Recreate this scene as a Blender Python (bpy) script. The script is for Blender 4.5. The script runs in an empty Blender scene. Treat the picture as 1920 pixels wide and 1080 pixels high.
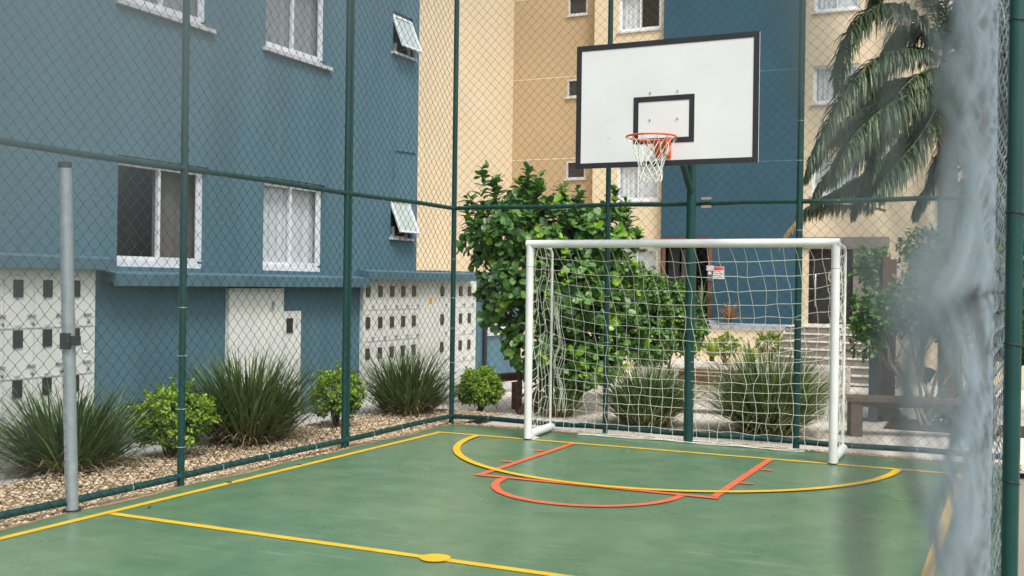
import bpy, math, random
import numpy as np
from mathutils import Vector, Matrix
R = math.radians
rng = np.random.default_rng(7)
random.seed(7)
S = bpy.context.scene
COL = S.collection

# ------------------------------------------------------------------ camera
CAM = (5.6967, -10.2386, 1.6194)
YAW, PITCH, ROLL, FPX = 0.4428, -0.0036, 0.0134, 2020.6     # FPX: focal length in pixels of a 1920 wide frame
def cam_axes():
    cy, sy = math.cos(YAW), math.sin(YAW)
    f = np.array([-sy*math.cos(PITCH), cy*math.cos(PITCH), math.sin(PITCH)])
    r = np.array([cy, sy, 0.]); u = np.cross(r, f)
    return r*math.cos(ROLL)+u*math.sin(ROLL), -r*math.sin(ROLL)+u*math.cos(ROLL), f
cr, cu, cf = cam_axes()
cd = bpy.data.cameras.new('camera'); cam = bpy.data.objects.new('camera', cd); COL.objects.link(cam)
M = Matrix(((cr[0], cu[0], -cf[0], CAM[0]), (cr[1], cu[1], -cf[1], CAM[1]), (cr[2], cu[2], -cf[2], CAM[2]), (0, 0, 0, 1)))
cam.matrix_world = M
cd.sensor_width = 36; cd.lens = FPX/1920*36; cd.clip_start = 0.005; cd.clip_end = 1500
cd.dof.use_dof = True; cd.dof.focus_distance = 12.0; cd.dof.aperture_fstop = 4.5
S.camera = cam

# ------------------------------------------------------------------ sky, sun, exposure
SUN_EL, SUN_AZ = R(58), R(130)       # azimuth measured clockwise from +Y
w = bpy.data.worlds.new('World'); S.world = w; w.use_nodes = True
nt = w.node_tree; nt.nodes.clear()
out = nt.nodes.new('ShaderNodeOutputWorld'); bg = nt.nodes.new('ShaderNodeBackground')
sky = nt.nodes.new('ShaderNodeTexSky'); sky.sky_type = 'NISHITA'; sky.sun_disc = False
sky.sun_elevation = SUN_EL; sky.sun_rotation = SUN_AZ; sky.air_density = 1.0; sky.dust_density = 4.0; sky.ozone_density = 1.0
hs = nt.nodes.new('ShaderNodeHueSaturation'); hs.inputs['Saturation'].default_value = 0.35
bg.inputs['Strength'].default_value = 0.15
nt.links.new(sky.outputs[0], hs.inputs['Color']); nt.links.new(hs.outputs[0], bg.inputs[0]); nt.links.new(bg.outputs[0], out.inputs[0])
sd = bpy.data.lights.new('sun', 'SUN'); sd.energy = 1.5; sd.angle = R(14); sd.color = (1.0, 0.965, 0.92)
sun = bpy.data.objects.new('sun', sd); COL.objects.link(sun)
sv = Vector((math.sin(SUN_AZ)*math.cos(SUN_EL), math.cos(SUN_AZ)*math.cos(SUN_EL), math.sin(SUN_EL)))
sun.rotation_euler = (-sv).to_track_quat('-Z', 'Y').to_euler(); sun.location = sv*60
S.view_settings.view_transform = 'Standard'; S.view_settings.look = 'None'
S.view_settings.gamma = 1; S.view_settings.exposure = 0.62
S.render.engine = 'CYCLES'
S.cycles.use_denoising = True; S.cycles.max_bounces = 8; S.cycles.transparent_max_bounces = 16
S.cycles.caustics_reflective = False; S.cycles.caustics_refractive = False

# ------------------------------------------------------------------ placing helpers (points on real planes)
def ray(px, py): return cf + cr*(px-960)/FPX - cu*(py-540)/FPX
C0 = np.array(CAM)
def on_x(px, py, X): d = ray(px, py); return C0 + (X-CAM[0])/d[0]*d
def on_y(px, py, Y): d = ray(px, py); return C0 + (Y-CAM[1])/d[1]*d
def on_z(px, py, Z=0.): d = ray(px, py); return C0 + (Z-CAM[2])/d[2]*d
def at_d(px, py, D): return C0 + D*ray(px, py)

# ------------------------------------------------------------------ objects
ORI = {}
def tag(o, label, cat, group=None, kind=None):
    o['label'] = label; o['category'] = cat
    if group: o['group'] = group
    if kind: o['kind'] = kind
    return o
def thing(name, label, cat, loc=(0, 0, 0), group=None):
    o = bpy.data.objects.new(name, None); COL.objects.link(o); o.location = loc; o.empty_display_size = .1
    ORI[o] = np.array(loc, float)
    return tag(o, label, cat, group)
def link_mesh(name, V, polys, mat, parent=None, loc=None, smooth=None):
    """polys: list of (faces array MxK, smooth bool)"""
    base = ORI[parent] if parent is not None else np.array(loc if loc is not None else (0, 0, 0), float)
    V = np.asarray(V, float) - base
    me = bpy.data.meshes.new(name)
    loops = np.concatenate([np.asarray(f).ravel() for f, s in polys]).astype(np.int32)
    tot = np.concatenate([np.full(len(f), np.asarray(f).shape[1], np.int32) for f, s in polys])
    sm = np.concatenate([np.full(len(f), s, bool) for f, s in polys])
    me.vertices.add(len(V)); me.vertices.foreach_set('co', V.astype(np.float32).ravel())
    me.loops.add(len(loops)); me.loops.foreach_set('vertex_index', loops)
    me.polygons.add(len(tot)); st = np.concatenate([[0], np.cumsum(tot)[:-1]]).astype(np.int32)
    me.polygons.foreach_set('loop_start', st); me.polygons.foreach_set('loop_total', tot)
    me.polygons.foreach_set('use_smooth', sm)
    me.update(calc_edges=True); me.validate()
    me.materials.append(mat)
    o = bpy.data.objects.new(name, me); COL.objects.link(o)
    ORI[o] = base
    if parent is not None: o.parent = parent
    else: o.location = base
    return o
class MB:
    def __init__(s): s.v = []; s.f = {}; s.n = 0
    def add(s, V, F, smooth=False):
        V = np.asarray(V, float).reshape(-1, 3)
        for k in {len(x) for x in F}:
            s.f.setdefault((k, smooth), []).append(np.array([x for x in F if len(x) == k]) + s.n)
        s.v.append(V); s.n += len(V); return s
    def frame(s, o, u, n, a0, a1, d0, d1, z0, z1):
        """box in a wall frame: u along the wall, n outward, z up"""
        o, u, n = (np.array(q, float) for q in (o, u, n)); z = np.array([0, 0, 1.])
        V = [o+u*a+n*d+z*h for a in (a0, a1) for d in (d0, d1) for h in (z0, z1)]
        return s.add(V, [(0, 1, 3, 2), (4, 6, 7, 5), (0, 4, 5, 1), (2, 3, 7, 6), (0, 2, 6, 4), (1, 5, 7, 3)])
    def box(s, x0, x1, y0, y1, z0, z1): return s.frame((0, 0, 0), (1, 0, 0), (0, 1, 0), x0, x1, y0, y1, z0, z1)
    def quad(s, a, b, c, d): return s.add([a, b, c, d], [(0, 1, 2, 3)])
    def tube(s, pts, r, seg=8, closed=False, caps=True):
        P = np.array(pts, float); n = len(P); r = np.full(n, r) if np.isscalar(r) else np.array(r)
        T = np.roll(P, -1, 0)-np.roll(P, 1, 0) if closed else np.gradient(P, axis=0)
        T /= np.linalg.norm(T, axis=1)[:, None]+1e-12
        a = np.array([0, 0, 1.]) if abs(T[0][2]) < .9 else np.array([1., 0, 0])
        N = np.cross(T[0], a); N /= np.linalg.norm(N); V = []
        for i in range(n):
            N = N-T[i]*(N@T[i]); N /= np.linalg.norm(N)+1e-12; B = np.cross(T[i], N)
            for k in range(seg):
                q = 2*math.pi*k/seg; V.append(P[i]+r[i]*(math.cos(q)*N+math.sin(q)*B))
        F = []
        for i in range(n if closed else n-1):
            j = (i+1) % n
            for k in range(seg):
                l = (k+1) % seg; F.append((i*seg+k, i*seg+l, j*seg+l, j*seg+k))
        s.add(V, F, True)
        if caps and not closed:
            m = np.array(V); s.add(m[:seg][::-1], [tuple(range(seg))]); s.add(m[-seg:], [tuple(range(seg))])
        return s
    def prism(s, poly, z0, z1):
        n = len(poly); V = [(x, y, z0) for x, y in poly]+[(x, y, z1) for x, y in poly]
        F = [tuple(range(n))[::-1], tuple(range(n, 2*n))]+[(i, (i+1) % n, n+(i+1) % n, n+i) for i in range(n)]
        return s.add(V, F)
    def build(s, name, mat, parent=None, loc=None):
        pol = [(np.concatenate(fs), k[1]) for k, fs in s.f.items()]
        return link_mesh(name, np.concatenate(s.v), pol, mat, parent, loc)
def structure(o): o['kind'] = 'structure'; return o

# ------------------------------------------------------------------ materials
def lin(c): return tuple(((x/255)/12.92 if x/255 <= .04045 else ((x/255+.055)/1.055)**2.4) for x in c)
def rgb(*c): return lin(c)+(1,)
def mat(name, col, rough=.6, var=.12, vscale=3., bump=0., bscale=40., metal=0., spec=.5, col2=None, thr=None, tscale=8., island=0., trans=0., stretch=None, bdist=.004):
    m = bpy.data.materials.new(name); m.use_nodes = True; t = m.node_tree; N = t.nodes; L = t.links
    b = N['Principled BSDF']; b.inputs['Roughness'].default_value = rough; b.inputs['Metallic'].default_value = metal
    b.inputs['Specular IOR Level'].default_value = spec
    tc = N.new('ShaderNodeTexCoord'); vec = tc.outputs['Object']
    if stretch:
        mp = N.new('ShaderNodeMapping'); mp.inputs['Scale'].default_value = stretch; L.new(vec, mp.inputs[0]); svec = mp.outputs[0]
    else: svec = vec
    nz = N.new('ShaderNodeTexNoise'); nz.inputs['Scale'].default_value = vscale; nz.inputs['Detail'].default_value = 6
    L.new(svec, nz.inputs['Vector'])
    mr = N.new('ShaderNodeMapRange'); mr.inputs[1].default_value = .3; mr.inputs[2].default_value = .7
    mr.inputs[3].default_value = 1-var; mr.inputs[4].default_value = 1+var; L.new(nz.outputs['Fac'], mr.inputs[0])
    mx = N.new('ShaderNodeMix'); mx.data_type = 'RGBA'; mx.blend_type = 'MULTIPLY'; mx.inputs[0].default_value = 1
    mx.inputs[6].default_value = col; L.new(mr.outputs[0], mx.inputs[7]); c = mx.outputs[2]
    if col2 is not None:                         # worn spots / second colour
        n2 = N.new('ShaderNodeTexNoise'); n2.inputs['Scale'].default_value = tscale; n2.inputs['Detail'].default_value = 8; n2.inputs['Roughness'].default_value = .65
        L.new(svec, n2.inputs['Vector'])
        cr_ = N.new('ShaderNodeMapRange'); cr_.inputs[1].default_value = thr; cr_.inputs[2].default_value = thr+.05; L.new(n2.outputs['Fac'], cr_.inputs[0])
        m2 = N.new('ShaderNodeMix'); m2.data_type = 'RGBA'; L.new(cr_.outputs[0], m2.inputs[0]); L.new(c, m2.inputs[6]); m2.inputs[7].default_value = col2; c = m2.outputs[2]
    if island:
        g = N.new('ShaderNodeNewGeometry'); hv = N.new('ShaderNodeHueSaturation')
        r1 = N.new('ShaderNodeMapRange'); r1.inputs[3].default_value = 1-island; r1.inputs[4].default_value = 1+island*1.3
        L.new(g.outputs['Random Per Island'], r1.inputs[0]); L.new(r1.outputs[0], hv.inputs['Value'])
        r2 = N.new('ShaderNodeMapRange'); r2.inputs[3].default_value = .515; r2.inputs[4].default_value = .475
        L.new(g.outputs['Random Per Island'], r2.inputs[0]); L.new(r2.outputs[0], hv.inputs['Hue'])
        L.new(c, hv.inputs['Color']); c = hv.outputs[0]
    L.new(c, b.inputs['Base Color'])
    if bump:
        nb = N.new('ShaderNodeTexNoise'); nb.inputs['Scale'].default_value = bscale; nb.inputs['Detail'].default_value = 4; L.new(vec, nb.inputs['Vector'])
        bp = N.new('ShaderNodeBump'); bp.inputs['Strength'].default_value = bump; bp.inputs['Distance'].default_value = bdist
        L.new(nb.outputs['Fac'], bp.inputs['Height']); L.new(bp.outputs[0], b.inputs['Normal'])
    if trans:
        tr = N.new('ShaderNodeBsdfTranslucent'); L.new(c, tr.inputs[0]); ms = N.new('ShaderNodeMixShader'); ms.inputs[0].default_value = trans
        L.new(b.outputs[0], ms.inputs[1]); L.new(tr.outputs[0], ms.inputs[2]); L.new(ms.outputs[0], N['Material Output'].inputs[0])
    return m
def glass_mat(name, tint, gloss=.12, rough=.02):
    m = bpy.data.materials.new(name); m.use_nodes = True; t = m.node_tree; N = t.nodes; L = t.links; N.remove(N['Principled BSDF'])
    a = N.new('ShaderNodeBsdfTransparent'); a.inputs[0].default_value = tint
    g = N.new('ShaderNodeBsdfGlossy'); g.inputs['Roughness'].default_value = rough
    lw = N.new('ShaderNodeLayerWeight'); lw.inputs[0].default_value = .5
    pw = N.new('ShaderNodeMath'); pw.operation = 'POWER'; pw.inputs[1].default_value = 4; L.new(lw.outputs['Facing'], pw.inputs[0])
    ad = N.new('ShaderNodeMath'); ad.operation = 'MULTIPLY_ADD'; ad.inputs[1].default_value = .8; ad.inputs[2].default_value = gloss; ad.use_clamp = True; L.new(pw.outputs[0], ad.inputs[0])
    ms = N.new('ShaderNodeMixShader'); L.new(ad.outputs[0], ms.inputs[0]); L.new(a.outputs[0], ms.inputs[1]); L.new(g.outputs[0], ms.inputs[2])
    L.new(ms.outputs[0], N['Material Output'].inputs[0]); return m
MT = dict(
    blue=mat('blue_stucco', rgb(79, 114, 128), .85, .13, 1.6, 1., 28, stretch=(1, 1, .16), bdist=.012, col2=rgb(92, 120, 131), thr=.6, tscale=1.1),
    ledge=mat('blue_ledge_paint', rgb(76, 108, 122), .7, .12, 3, .25, 40, col2=rgb(150, 180, 195), thr=.66, tscale=5),
    navy=mat('dark_blue_stucco', rgb(41, 79, 96), .85, .1, .6, .3, 30),
    cream=mat('cream_stucco', rgb(216, 200, 170), .85, .05, .5, .3, 30),
    tan=mat('tan_stucco', rgb(180, 158, 124), .85, .06, .5, .3, 30),
    seam=mat('seam_paint', rgb(214, 200, 176), .8, .05),
    navyseam=mat('blue_seam_paint', rgb(84, 116, 134), .8, .05),
    white=mat('white_painted_metal', rgb(228, 230, 228), .4, .05, 6),
    goalpaint=mat('goal_white_paint', rgb(226, 228, 226), .4, .06, 6, col2=rgb(150, 146, 138), thr=.69, tscale=24),
    winframe=mat('white_aluminium', rgb(226, 230, 234), .35, .04, 8),
    boxwhite=mat('off_white_panel', rgb(222, 224, 218), .55, .06, 2, col2=rgb(196, 196, 186), thr=.68, tscale=3),
    slot=mat('meter_window_dark', rgb(52, 52, 52), .3, .3, 30),
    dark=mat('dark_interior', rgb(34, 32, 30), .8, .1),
    room=mat('dim_room', rgb(74, 68, 62), .9, .1),
    glass=glass_mat('window_glass', (.94, .96, .96, 1), .06),
    frost=mat('frosted_glass', rgb(176, 190, 188), .3, .05, 5),
    curtain3=mat('grey_curtain', rgb(150, 154, 158), .9, .04, 3, trans=.1),
    curtain=mat('white_curtain', rgb(232, 236, 240), .9, .04, 3, trans=.15),
    curtain2=mat('taupe_curtain', rgb(104, 98, 96), .9, .05, 3),
    sill=mat('stone_sill', rgb(196, 196, 196), .7, .1, 10),
    greypaint=mat('grey_concrete', rgb(150, 156, 162), .85, .12, 4, .3, 50),
    post=mat('green_enamel', rgb(14, 66, 62), .35, .15, 6, col2=rgb(176, 196, 190), thr=.73, tscale=22),
    rail=mat('green_enamel_rail', rgb(17, 68, 64), .38, .15, 6, col2=rgb(170, 190, 186), thr=.67, tscale=16),
    wire=mat('coated_wire', rgb(52, 58, 58), .4, .2, 2, metal=.0),
    paler=mat('lit_weathered_wire', rgb(102, 117, 122), .45, .25, 4, col2=rgb(38, 40, 36), thr=.54, tscale=6),  # sky light put into the pale tone, shade and rust into the dark patches
    galv=mat('galvanised_steel', rgb(166, 176, 182), .45, .12, 18, .15, 60, metal=.55, col2=rgb(120, 128, 132), thr=.66, tscale=30),
    iron=mat('dark_iron', rgb(34, 44, 44), .5, .3, 30, col2=rgb(96, 84, 76), thr=.6, tscale=60),
    steel=mat('bare_steel', rgb(190, 194, 196), .35, .1, 20, metal=.8),
    yellow=mat('yellow_line_paint', rgb(222, 176, 36), .5, .12, 6, col2=rgb(150, 156, 84), thr=.66, tscale=18),
    red=mat('orange_line_paint', rgb(220, 100, 66), .5, .12, 6, col2=rgb(176, 132, 102), thr=.62, tscale=14),
    board=mat('white_board', rgb(228, 230, 229), .45, .04, 2, .05, 20, col2=rgb(204, 204, 200), thr=.70, tscale=7),
    black=mat('black_board_paint', rgb(38, 38, 42), .5, .2, 8),
    orange=mat('orange_enamel', rgb(224, 92, 32), .35, .12, 20),
    cord=mat('white_cord', rgb(232, 234, 226), .8, .05, 20),
    netcord=mat('white_net_cord', rgb(232, 232, 220), .85, .08, 6),
    leaf=mat('paddle_leaf', rgb(82, 126, 62), .38, .1, 3, island=.45, trans=.22, spec=.5),
    leafdark=mat('dark_leaf', rgb(50, 74, 42), .45, .1, 3, island=.4, trans=.12),
    leafnew=mat('young_leaf', rgb(132, 178, 52), .35, .1, 3, island=.3, trans=.3),
    leafsmall=mat('small_shrub_leaf', rgb(84, 128, 58), .45, .1, 3, island=.45, trans=.25),
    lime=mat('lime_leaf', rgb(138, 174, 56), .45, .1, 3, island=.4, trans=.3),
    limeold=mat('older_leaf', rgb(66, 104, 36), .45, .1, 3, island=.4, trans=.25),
    blade=mat('strap_leaf', rgb(78, 106, 52), .4, .1, 3, island=.5, trans=.15),
    blade2=mat('pale_strap_leaf', rgb(150, 164, 104), .45, .1, 3, island=.3, trans=.15),
    dry=mat('dry_leaf', rgb(176, 156, 118), .8, .15, 3, island=.4),
    palm=mat('palm_leaflet', rgb(66, 88, 52), .42, .1, 3, island=.5, trans=.12),
    bark=mat('brown_bark', rgb(84, 66, 50), .9, .3, 12, .6, 30),
    palebark=mat('pale_bark', rgb(158, 142, 120), .9, .25, 12, .5, 30),
    palmbark=mat('grey_palm_bark', rgb(128, 122, 112), .9, .2, 6, .6, 20, stretch=(1, 1, 6)),
    wood=mat('stained_timber', rgb(112, 72, 58), .6, .25, 3, .2, 30, stretch=(1, 1, 1)),
    woodgrey=mat('weathered_timber', rgb(104, 84, 74), .7, .25, 4, .2, 30),
    mulch=mat('bark_mulch', rgb(70, 54, 42), .95, .4, 20, 1., 60, bdist=.03),
    ground=mat('bare_earth', rgb(140, 132, 118), .95, .15, .5, .4, 10),
    paving=mat('pale_paving', rgb(206, 198, 186), .85, .08, 1.2, .3, 60, col2=rgb(186, 178, 166), thr=.62, tscale=2),
    walk=mat('grey_sidewalk', rgb(176, 176, 172), .85, .12, 2, .4, 60),
    soil=mat('gravel_soil', rgb(150, 126, 96), .95, .3, 14, 1., 60, bdist=.02),
    pebble=mat('river_pebble', rgb(200, 183, 152), .8, .1, 8, island=.4),
    step=mat('grey_step', rgb(128, 122, 114), .85, .1, 3, .2, 40),
    nosing=mat('pale_nosing', rgb(196, 192, 184), .8, .1, 3),
    sign=mat('sign_white', rgb(222, 220, 220), .5, .03), signred=mat('sign_red', rgb(206, 60, 70), .5, .03), signtxt=mat('sign_grey', rgb(130, 128, 132), .6, .03),
    emblem=mat('etched_film', rgb(150, 148, 140), .7, .1, 8),
    rust=mat('orange_fronds', rgb(150, 112, 48), .6, .1, 3, island=.35, trans=.2),
    brom=mat('yellow_green_leaf', rgb(150, 172, 60), .45, .1, 3, island=.35, trans=.25),
    crack=mat('court_crack', rgb(66, 96, 74), .6, .2, 20),
    plate=mat('grey_plate', rgb(86, 90, 96), .6, .15, 8),
    blackp=mat('black_plastic', rgb(18, 18, 20), .4, .1),
    cable=mat('dark_cable', rgb(40, 44, 48), .7, .1),
)
# the court surface: green acrylic paint with scuffs, pale patches and a soft shine
def court_mat():
    m = bpy.data.materials.new('green_court_paint'); m.use_nodes = True; t = m.node_tree; N = t.nodes; L = t.links; b = N['Principled BSDF']
    tc = N.new('ShaderNodeTexCoord').outputs['Object']
    def noise(scale, det=6, st=None, rgh=.6):
        v = tc
        if st:
            mp = N.new('ShaderNodeMapping'); mp.inputs['Scale'].default_value = st; mp.inputs['Rotation'].default_value = (0, 0, .25); L.new(tc, mp.inputs[0]); v = mp.outputs[0]
        n = N.new('ShaderNodeTexNoise'); n.inputs['Scale'].default_value = scale; n.inputs['Detail'].default_value = det; n.inputs['Roughness'].default_value = rgh; L.new(v, n.inputs['Vector']); return n.outputs['Fac']
    def ramp(f, a, b_, lo=0., hi=1.):
        r = N.new('ShaderNodeMapRange'); r.inputs[1].default_value = a; r.inputs[2].default_value = b_; r.inputs[3].default_value = lo; r.inputs[4].default_value = hi; L.new(f, r.inputs[0]); return r.outputs[0]
    def mix(f, a, b_):
        x = N.new('ShaderNodeMix'); x.data_type = 'RGBA'; L.new(f, x.inputs[0])
        for q, s in ((a, 6), (b_, 7)):
            if isinstance(q, tuple): x.inputs[s].default_value = q
            else: L.new(q, x.inputs[s])
        return x.outputs[2]
    c = mix(ramp(noise(.7), .35, .65), rgb(80, 114, 86), rgb(100, 126, 96))
    c = mix(ramp(noise(3.5), .45, .8, 0, .5), c, rgb(124, 150, 112))
    c = mix(ramp(noise(2.2, 5, (.5, 1.6, 1), .6), .52, .72, 0, .35), c, rgb(68, 104, 78))
    c = mix(ramp(noise(6, 3, (.4, 2.5, 1), .5), .66, .78, 0, .4), c, rgb(168, 186, 164))
    c = mix(ramp(noise(60, 2), .72, .77, 0, .5), c, rgb(190, 200, 184))
    c = mix(ramp(noise(9, 3, (.2, 3., 1), .5), .60, .74, 0, .3), c, rgb(150, 172, 148))
    c = mix(ramp(noise(140, 2), .3, .7, 0, .2), c, rgb(70, 100, 76))
    L.new(c, b.inputs['Base Color'])
    L.new(ramp(noise(2.2), .3, .7, .24, .4), b.inputs['Roughness'])
    bp = N.new('ShaderNodeBump'); bp.inputs['Strength'].default_value = .2; bp.inputs['Distance'].default_value = .002
    L.new(noise(70, 2), bp.inputs['Height']); L.new(bp.outputs[0], b.inputs['Normal'])
    return m
MT['court'] = court_mat()

# ------------------------------------------------------------------ ground
def gz(y): return -.1 if y < 7 else (-.1-.75*min(1., (y-7)/11.))      # the site falls towards the far building
def ground_sheet(name, x0, x1, ys, mt, dz=0., xs=None):
    xs = xs or [x0, x1]; V = [(x, y, gz(y)+dz) for y in ys for x in xs]; n = len(xs)
    F = [(j*n+i, j*n+i+1, (j+1)*n+i+1, (j+1)*n+i) for j in range(len(ys)-1) for i in range(n-1)]
    return structure(MB().add(V, F).build(name, mt))
ground_sheet('ground', -500, 500, [-500, -30, 0, 7, 18, 40, 900], MT['ground'], -.012)
ground_sheet('paving', -8, 9, [.95, 3, 7, 18, 19.5], MT['paving'])
mb = MB()                                                              # joints of the paving, laid as thin grey strips
W = 5.19
slab = MB().box(-.24, 5.6, -11.5, .70, -.1, 0.).build('court', MT['court']); structure(slab)
def flat(mb, poly, z=.004): return mb.add([(x, y, z) for x, y in poly], [tuple(range(len(poly)))])
def strip(mb, p, q, wd, z=.004):
    p, q = np.array(p, float), np.array(q, float); d = (q-p)/np.linalg.norm(q-p); n = np.array([-d[1], d[0]])*wd/2
    return flat(mb, [p-n, q-n, q+n, p+n], z)
def arc(mb, c, r0, r1, a0, a1, n=48, z=.004):
    A = np.linspace(a0, a1, n+1); V = [(c[0]+r*math.cos(a), c[1]+r*math.sin(a), z) for a in A for r in (r0, r1)]
    return mb.add(V, [(2*i, 2*i+1, 2*i+3, 2*i+2) for i in range(n)])
# soil washed over the painted edge of the court
def dirt(p, q, nrm, seed):
    g = np.random.default_rng(seed); n = 160; p, q, nrm = (np.array(v, float) for v in (p, q, nrm)); V = []
    for i in range(n+1):
        c = p+(q-p)*i/n; wd = .035+.022*math.sin(i*.31+seed)+.02*g.random(); V += [(c[0], c[1], .002), (c[0]+nrm[0]*wd, c[1]+nrm[1]*wd, .002)]
    MB().add(V, [(2*i, 2*i+1, 2*i+3, 2*i+2) for i in range(n)]).build('soil_edge', MT['soil'], slab)
dirt((-.2395, -9.5), (-.2395, .68), (1, 0), 1); dirt((5.5, .6995), (-.2, .6995), (0, -1), 2)
LW = .064
strip(MB(), (0, -.0425), (0, -9.4), LW, .004).build('sideline', MT['yellow'], slab)
strip(MB(), (W+.03, -.0425), (W+.05, -9.4), LW, .004).build('sideline', MT['yellow'], slab)
strip(MB(), (-.0425, 0), (W+.07, 0), LW, .004).build('goal_line', MT['yellow'], slab)
strip(MB(), (.0425, -4.71), (W-.02, -4.71), LW, .004).build('halfway_line', MT['yellow'], slab)
flat(MB(), [(2.6+.092*math.cos(a), -4.71+.092*math.sin(a)) for a in np.linspace(0, 2*math.pi, 28)[:-1]], .008).build('centre_spot', MT['yellow'], slab)
arc(MB(), (2.6, 0), 2.075, 2.145, math.pi+.02, 2*math.pi-.02, 64, .012).build('penalty_arc', MT['yellow'], slab)
k = MB(); strip(k, (1.58, -.0425), (1.575, -2.0875), LW, .008); strip(k, (3.57, -.0425), (3.575, -2.0875), LW, .008); strip(k, (1.53, -2.13), (3.62, -2.13), LW, .008)
for xx, sg in ((1.5375, -1), (3.6125, 1)):
    for yy in (-.66, -1.4): strip(k, (xx, yy), (xx+sg*.11, yy), .05, .008)
k.build('key_lines', MT['red'], slab)
arc(MB(), (2.58, -2.1725), .722, .787, math.pi, 2*math.pi, 40, .008).build('free_throw_arc', MT['red'], slab)

# gravel bed on the left and along the back of the court
def gravel():
    mb = MB(); nx, ny = 9, 60
    V = []; 
    for j in range(ny+1):
        for i in range(nx+1):
            x = -.245-1.45*i/nx; y = -9+11.2*j/ny; V.append((x, y, -.04+.015*math.sin(3*x+2*y)+.012*rng.normal()))
    F = [(j*(nx+1)+i, (j+1)*(nx+1)+i, (j+1)*(nx+1)+i+1, j*(nx+1)+i+1) for j in range(ny) for i in range(nx)]
    mb.add(V, F, True)
    mb.add([(-.24, .70, -.035), (6.2, .70, -.035), (6.2, 1.02, -.04), (-.24, 1.02, -.04)], [(0, 1, 2, 3)])
    mb.build('soil', MT['soil'])['kind'] = 'structure'
    # pebbles: squashed, jittered octahedra refined once
    t = (1+5**.5)/2
    ico = np.array([(-1, t, 0), (1, t, 0), (-1, -t, 0), (1, -t, 0), (0, -1, t), (0, 1, t), (0, -1, -t), (0, 1, -t), (t, 0, -1), (t, 0, 1), (-t, 0, -1), (-t, 0, 1)])/math.hypot(1, t)
    fi = np.array([(0, 11, 5), (0, 5, 1), (0, 1, 7), (0, 7, 10), (0, 10, 11), (1, 5, 9), (5, 11, 4), (11, 10, 2), (10, 7, 6), (7, 1, 8), (3, 9, 4), (3, 4, 2), (3, 2, 6), (3, 6, 8), (3, 8, 9), (4, 9, 5), (2, 4, 11), (6, 2, 10), (8, 6, 7), (9, 8, 1)])
    n1, n2 = 15000, 4000
    X = np.concatenate([-.26-1.4*rng.random(n1)**1.2, -.2+6*rng.random(n2)]); Y = np.concatenate([-6+8.*rng.random(n1), .72+.27*rng.random(n2)])
    n = n1+n2; Z = np.concatenate([-.035+.02*rng.random(n1)+.015*np.sin(3*X[:n1]+2*Y[:n1]), np.full(n2, -.03)+.012*rng.random(n2)])
    sz = .006+.012*rng.random(n)**1.8; sc = np.stack([sz*(1+.5*rng.random(n)), sz*(.8+.4*rng.random(n)), sz*.65], 1)
    a = rng.random(n)*6.283; ca, sa = np.cos(a), np.sin(a)
    Q = ico[None]*(1+.22*rng.normal(size=(n, 12, 1)))*sc[:, None]
    V = np.stack([Q[..., 0]*ca[:, None]-Q[..., 1]*sa[:, None]+X[:, None], Q[..., 0]*sa[:, None]+Q[..., 1]*ca[:, None]+Y[:, None], Q[..., 2]+Z[:, None]], -1)
    F = fi[None]+12*np.arange(n)[:, None, None]
    o = link_mesh('gravel', V.reshape(-1, 3), [(F.reshape(-1, 3), True)], MT['pebble'])
    tag(o, 'pale tan pebbles filling the beds along the left and back fences', 'gravel', kind='stuff')
gravel()
structure(MB().box(-2.5, -1.68, -14, 6.5, -.3, -.06).build('sidewalk', MT['walk']))

# ------------------------------------------------------------------ walls with real openings
def facade(mb, o, u, n, a0, a1, z0, z1, holes, rev=.15):
    """sheet in the plane through o with openings (a0,a1,z0,z1); reveals run inward by rev"""
    o, u, n = (np.array(q, float) for q in (o, u, n)); up = np.array([0, 0, 1.])
    A = sorted({a0, a1, *[h[0] for h in holes], *[h[1] for h in holes]}); Z = sorted({z0, z1, *[h[2] for h in holes], *[h[3] for h in holes]})
    P = lambda a, z, d=0.: o+u*a+up*z+n*d
    for i in range(len(A)-1):
        for j in range(len(Z)-1):
            ca, cz = (A[i]+A[i+1])/2, (Z[j]+Z[j+1])/2
            if any(h[0] < ca < h[1] and h[2] < cz < h[3] for h in holes): continue
            mb.quad(P(A[i], Z[j]), P(A[i+1], Z[j]), P(A[i+1], Z[j+1]), P(A[i], Z[j+1]))
    for h in holes:
        c = [(h[0], h[2]), (h[1], h[2]), (h[1], h[3]), (h[0], h[3])]
        for q in range(4):
            (p0, p1), (q0, q1) = c[q], c[(q+1) % 4]
            mb.quad(P(p0, p1), P(q0, q1), P(q0, q1, -rev), P(p0, p1, -rev))
def wave_curtain(o, u, n, a0, a1, z0, z1, d, folds, amp=.025):
    o, u, n = (np.array(q, float) for q in (o, u, n)); up = np.array([0, 0, 1.]); m = folds*8
    V = []
    for i in range(m+1):
        a = a0+(a1-a0)*i/m; dd = d+amp*math.sin(2*math.pi*i/8+.6*math.sin(i*.37))
        V += [o+u*a+n*dd+up*z0, o+u*a+n*dd+up*z1]
    return MB().add(V, [(2*i, 2*i+2, 2*i+3, 2*i+1) for i in range(m)], True)
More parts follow.
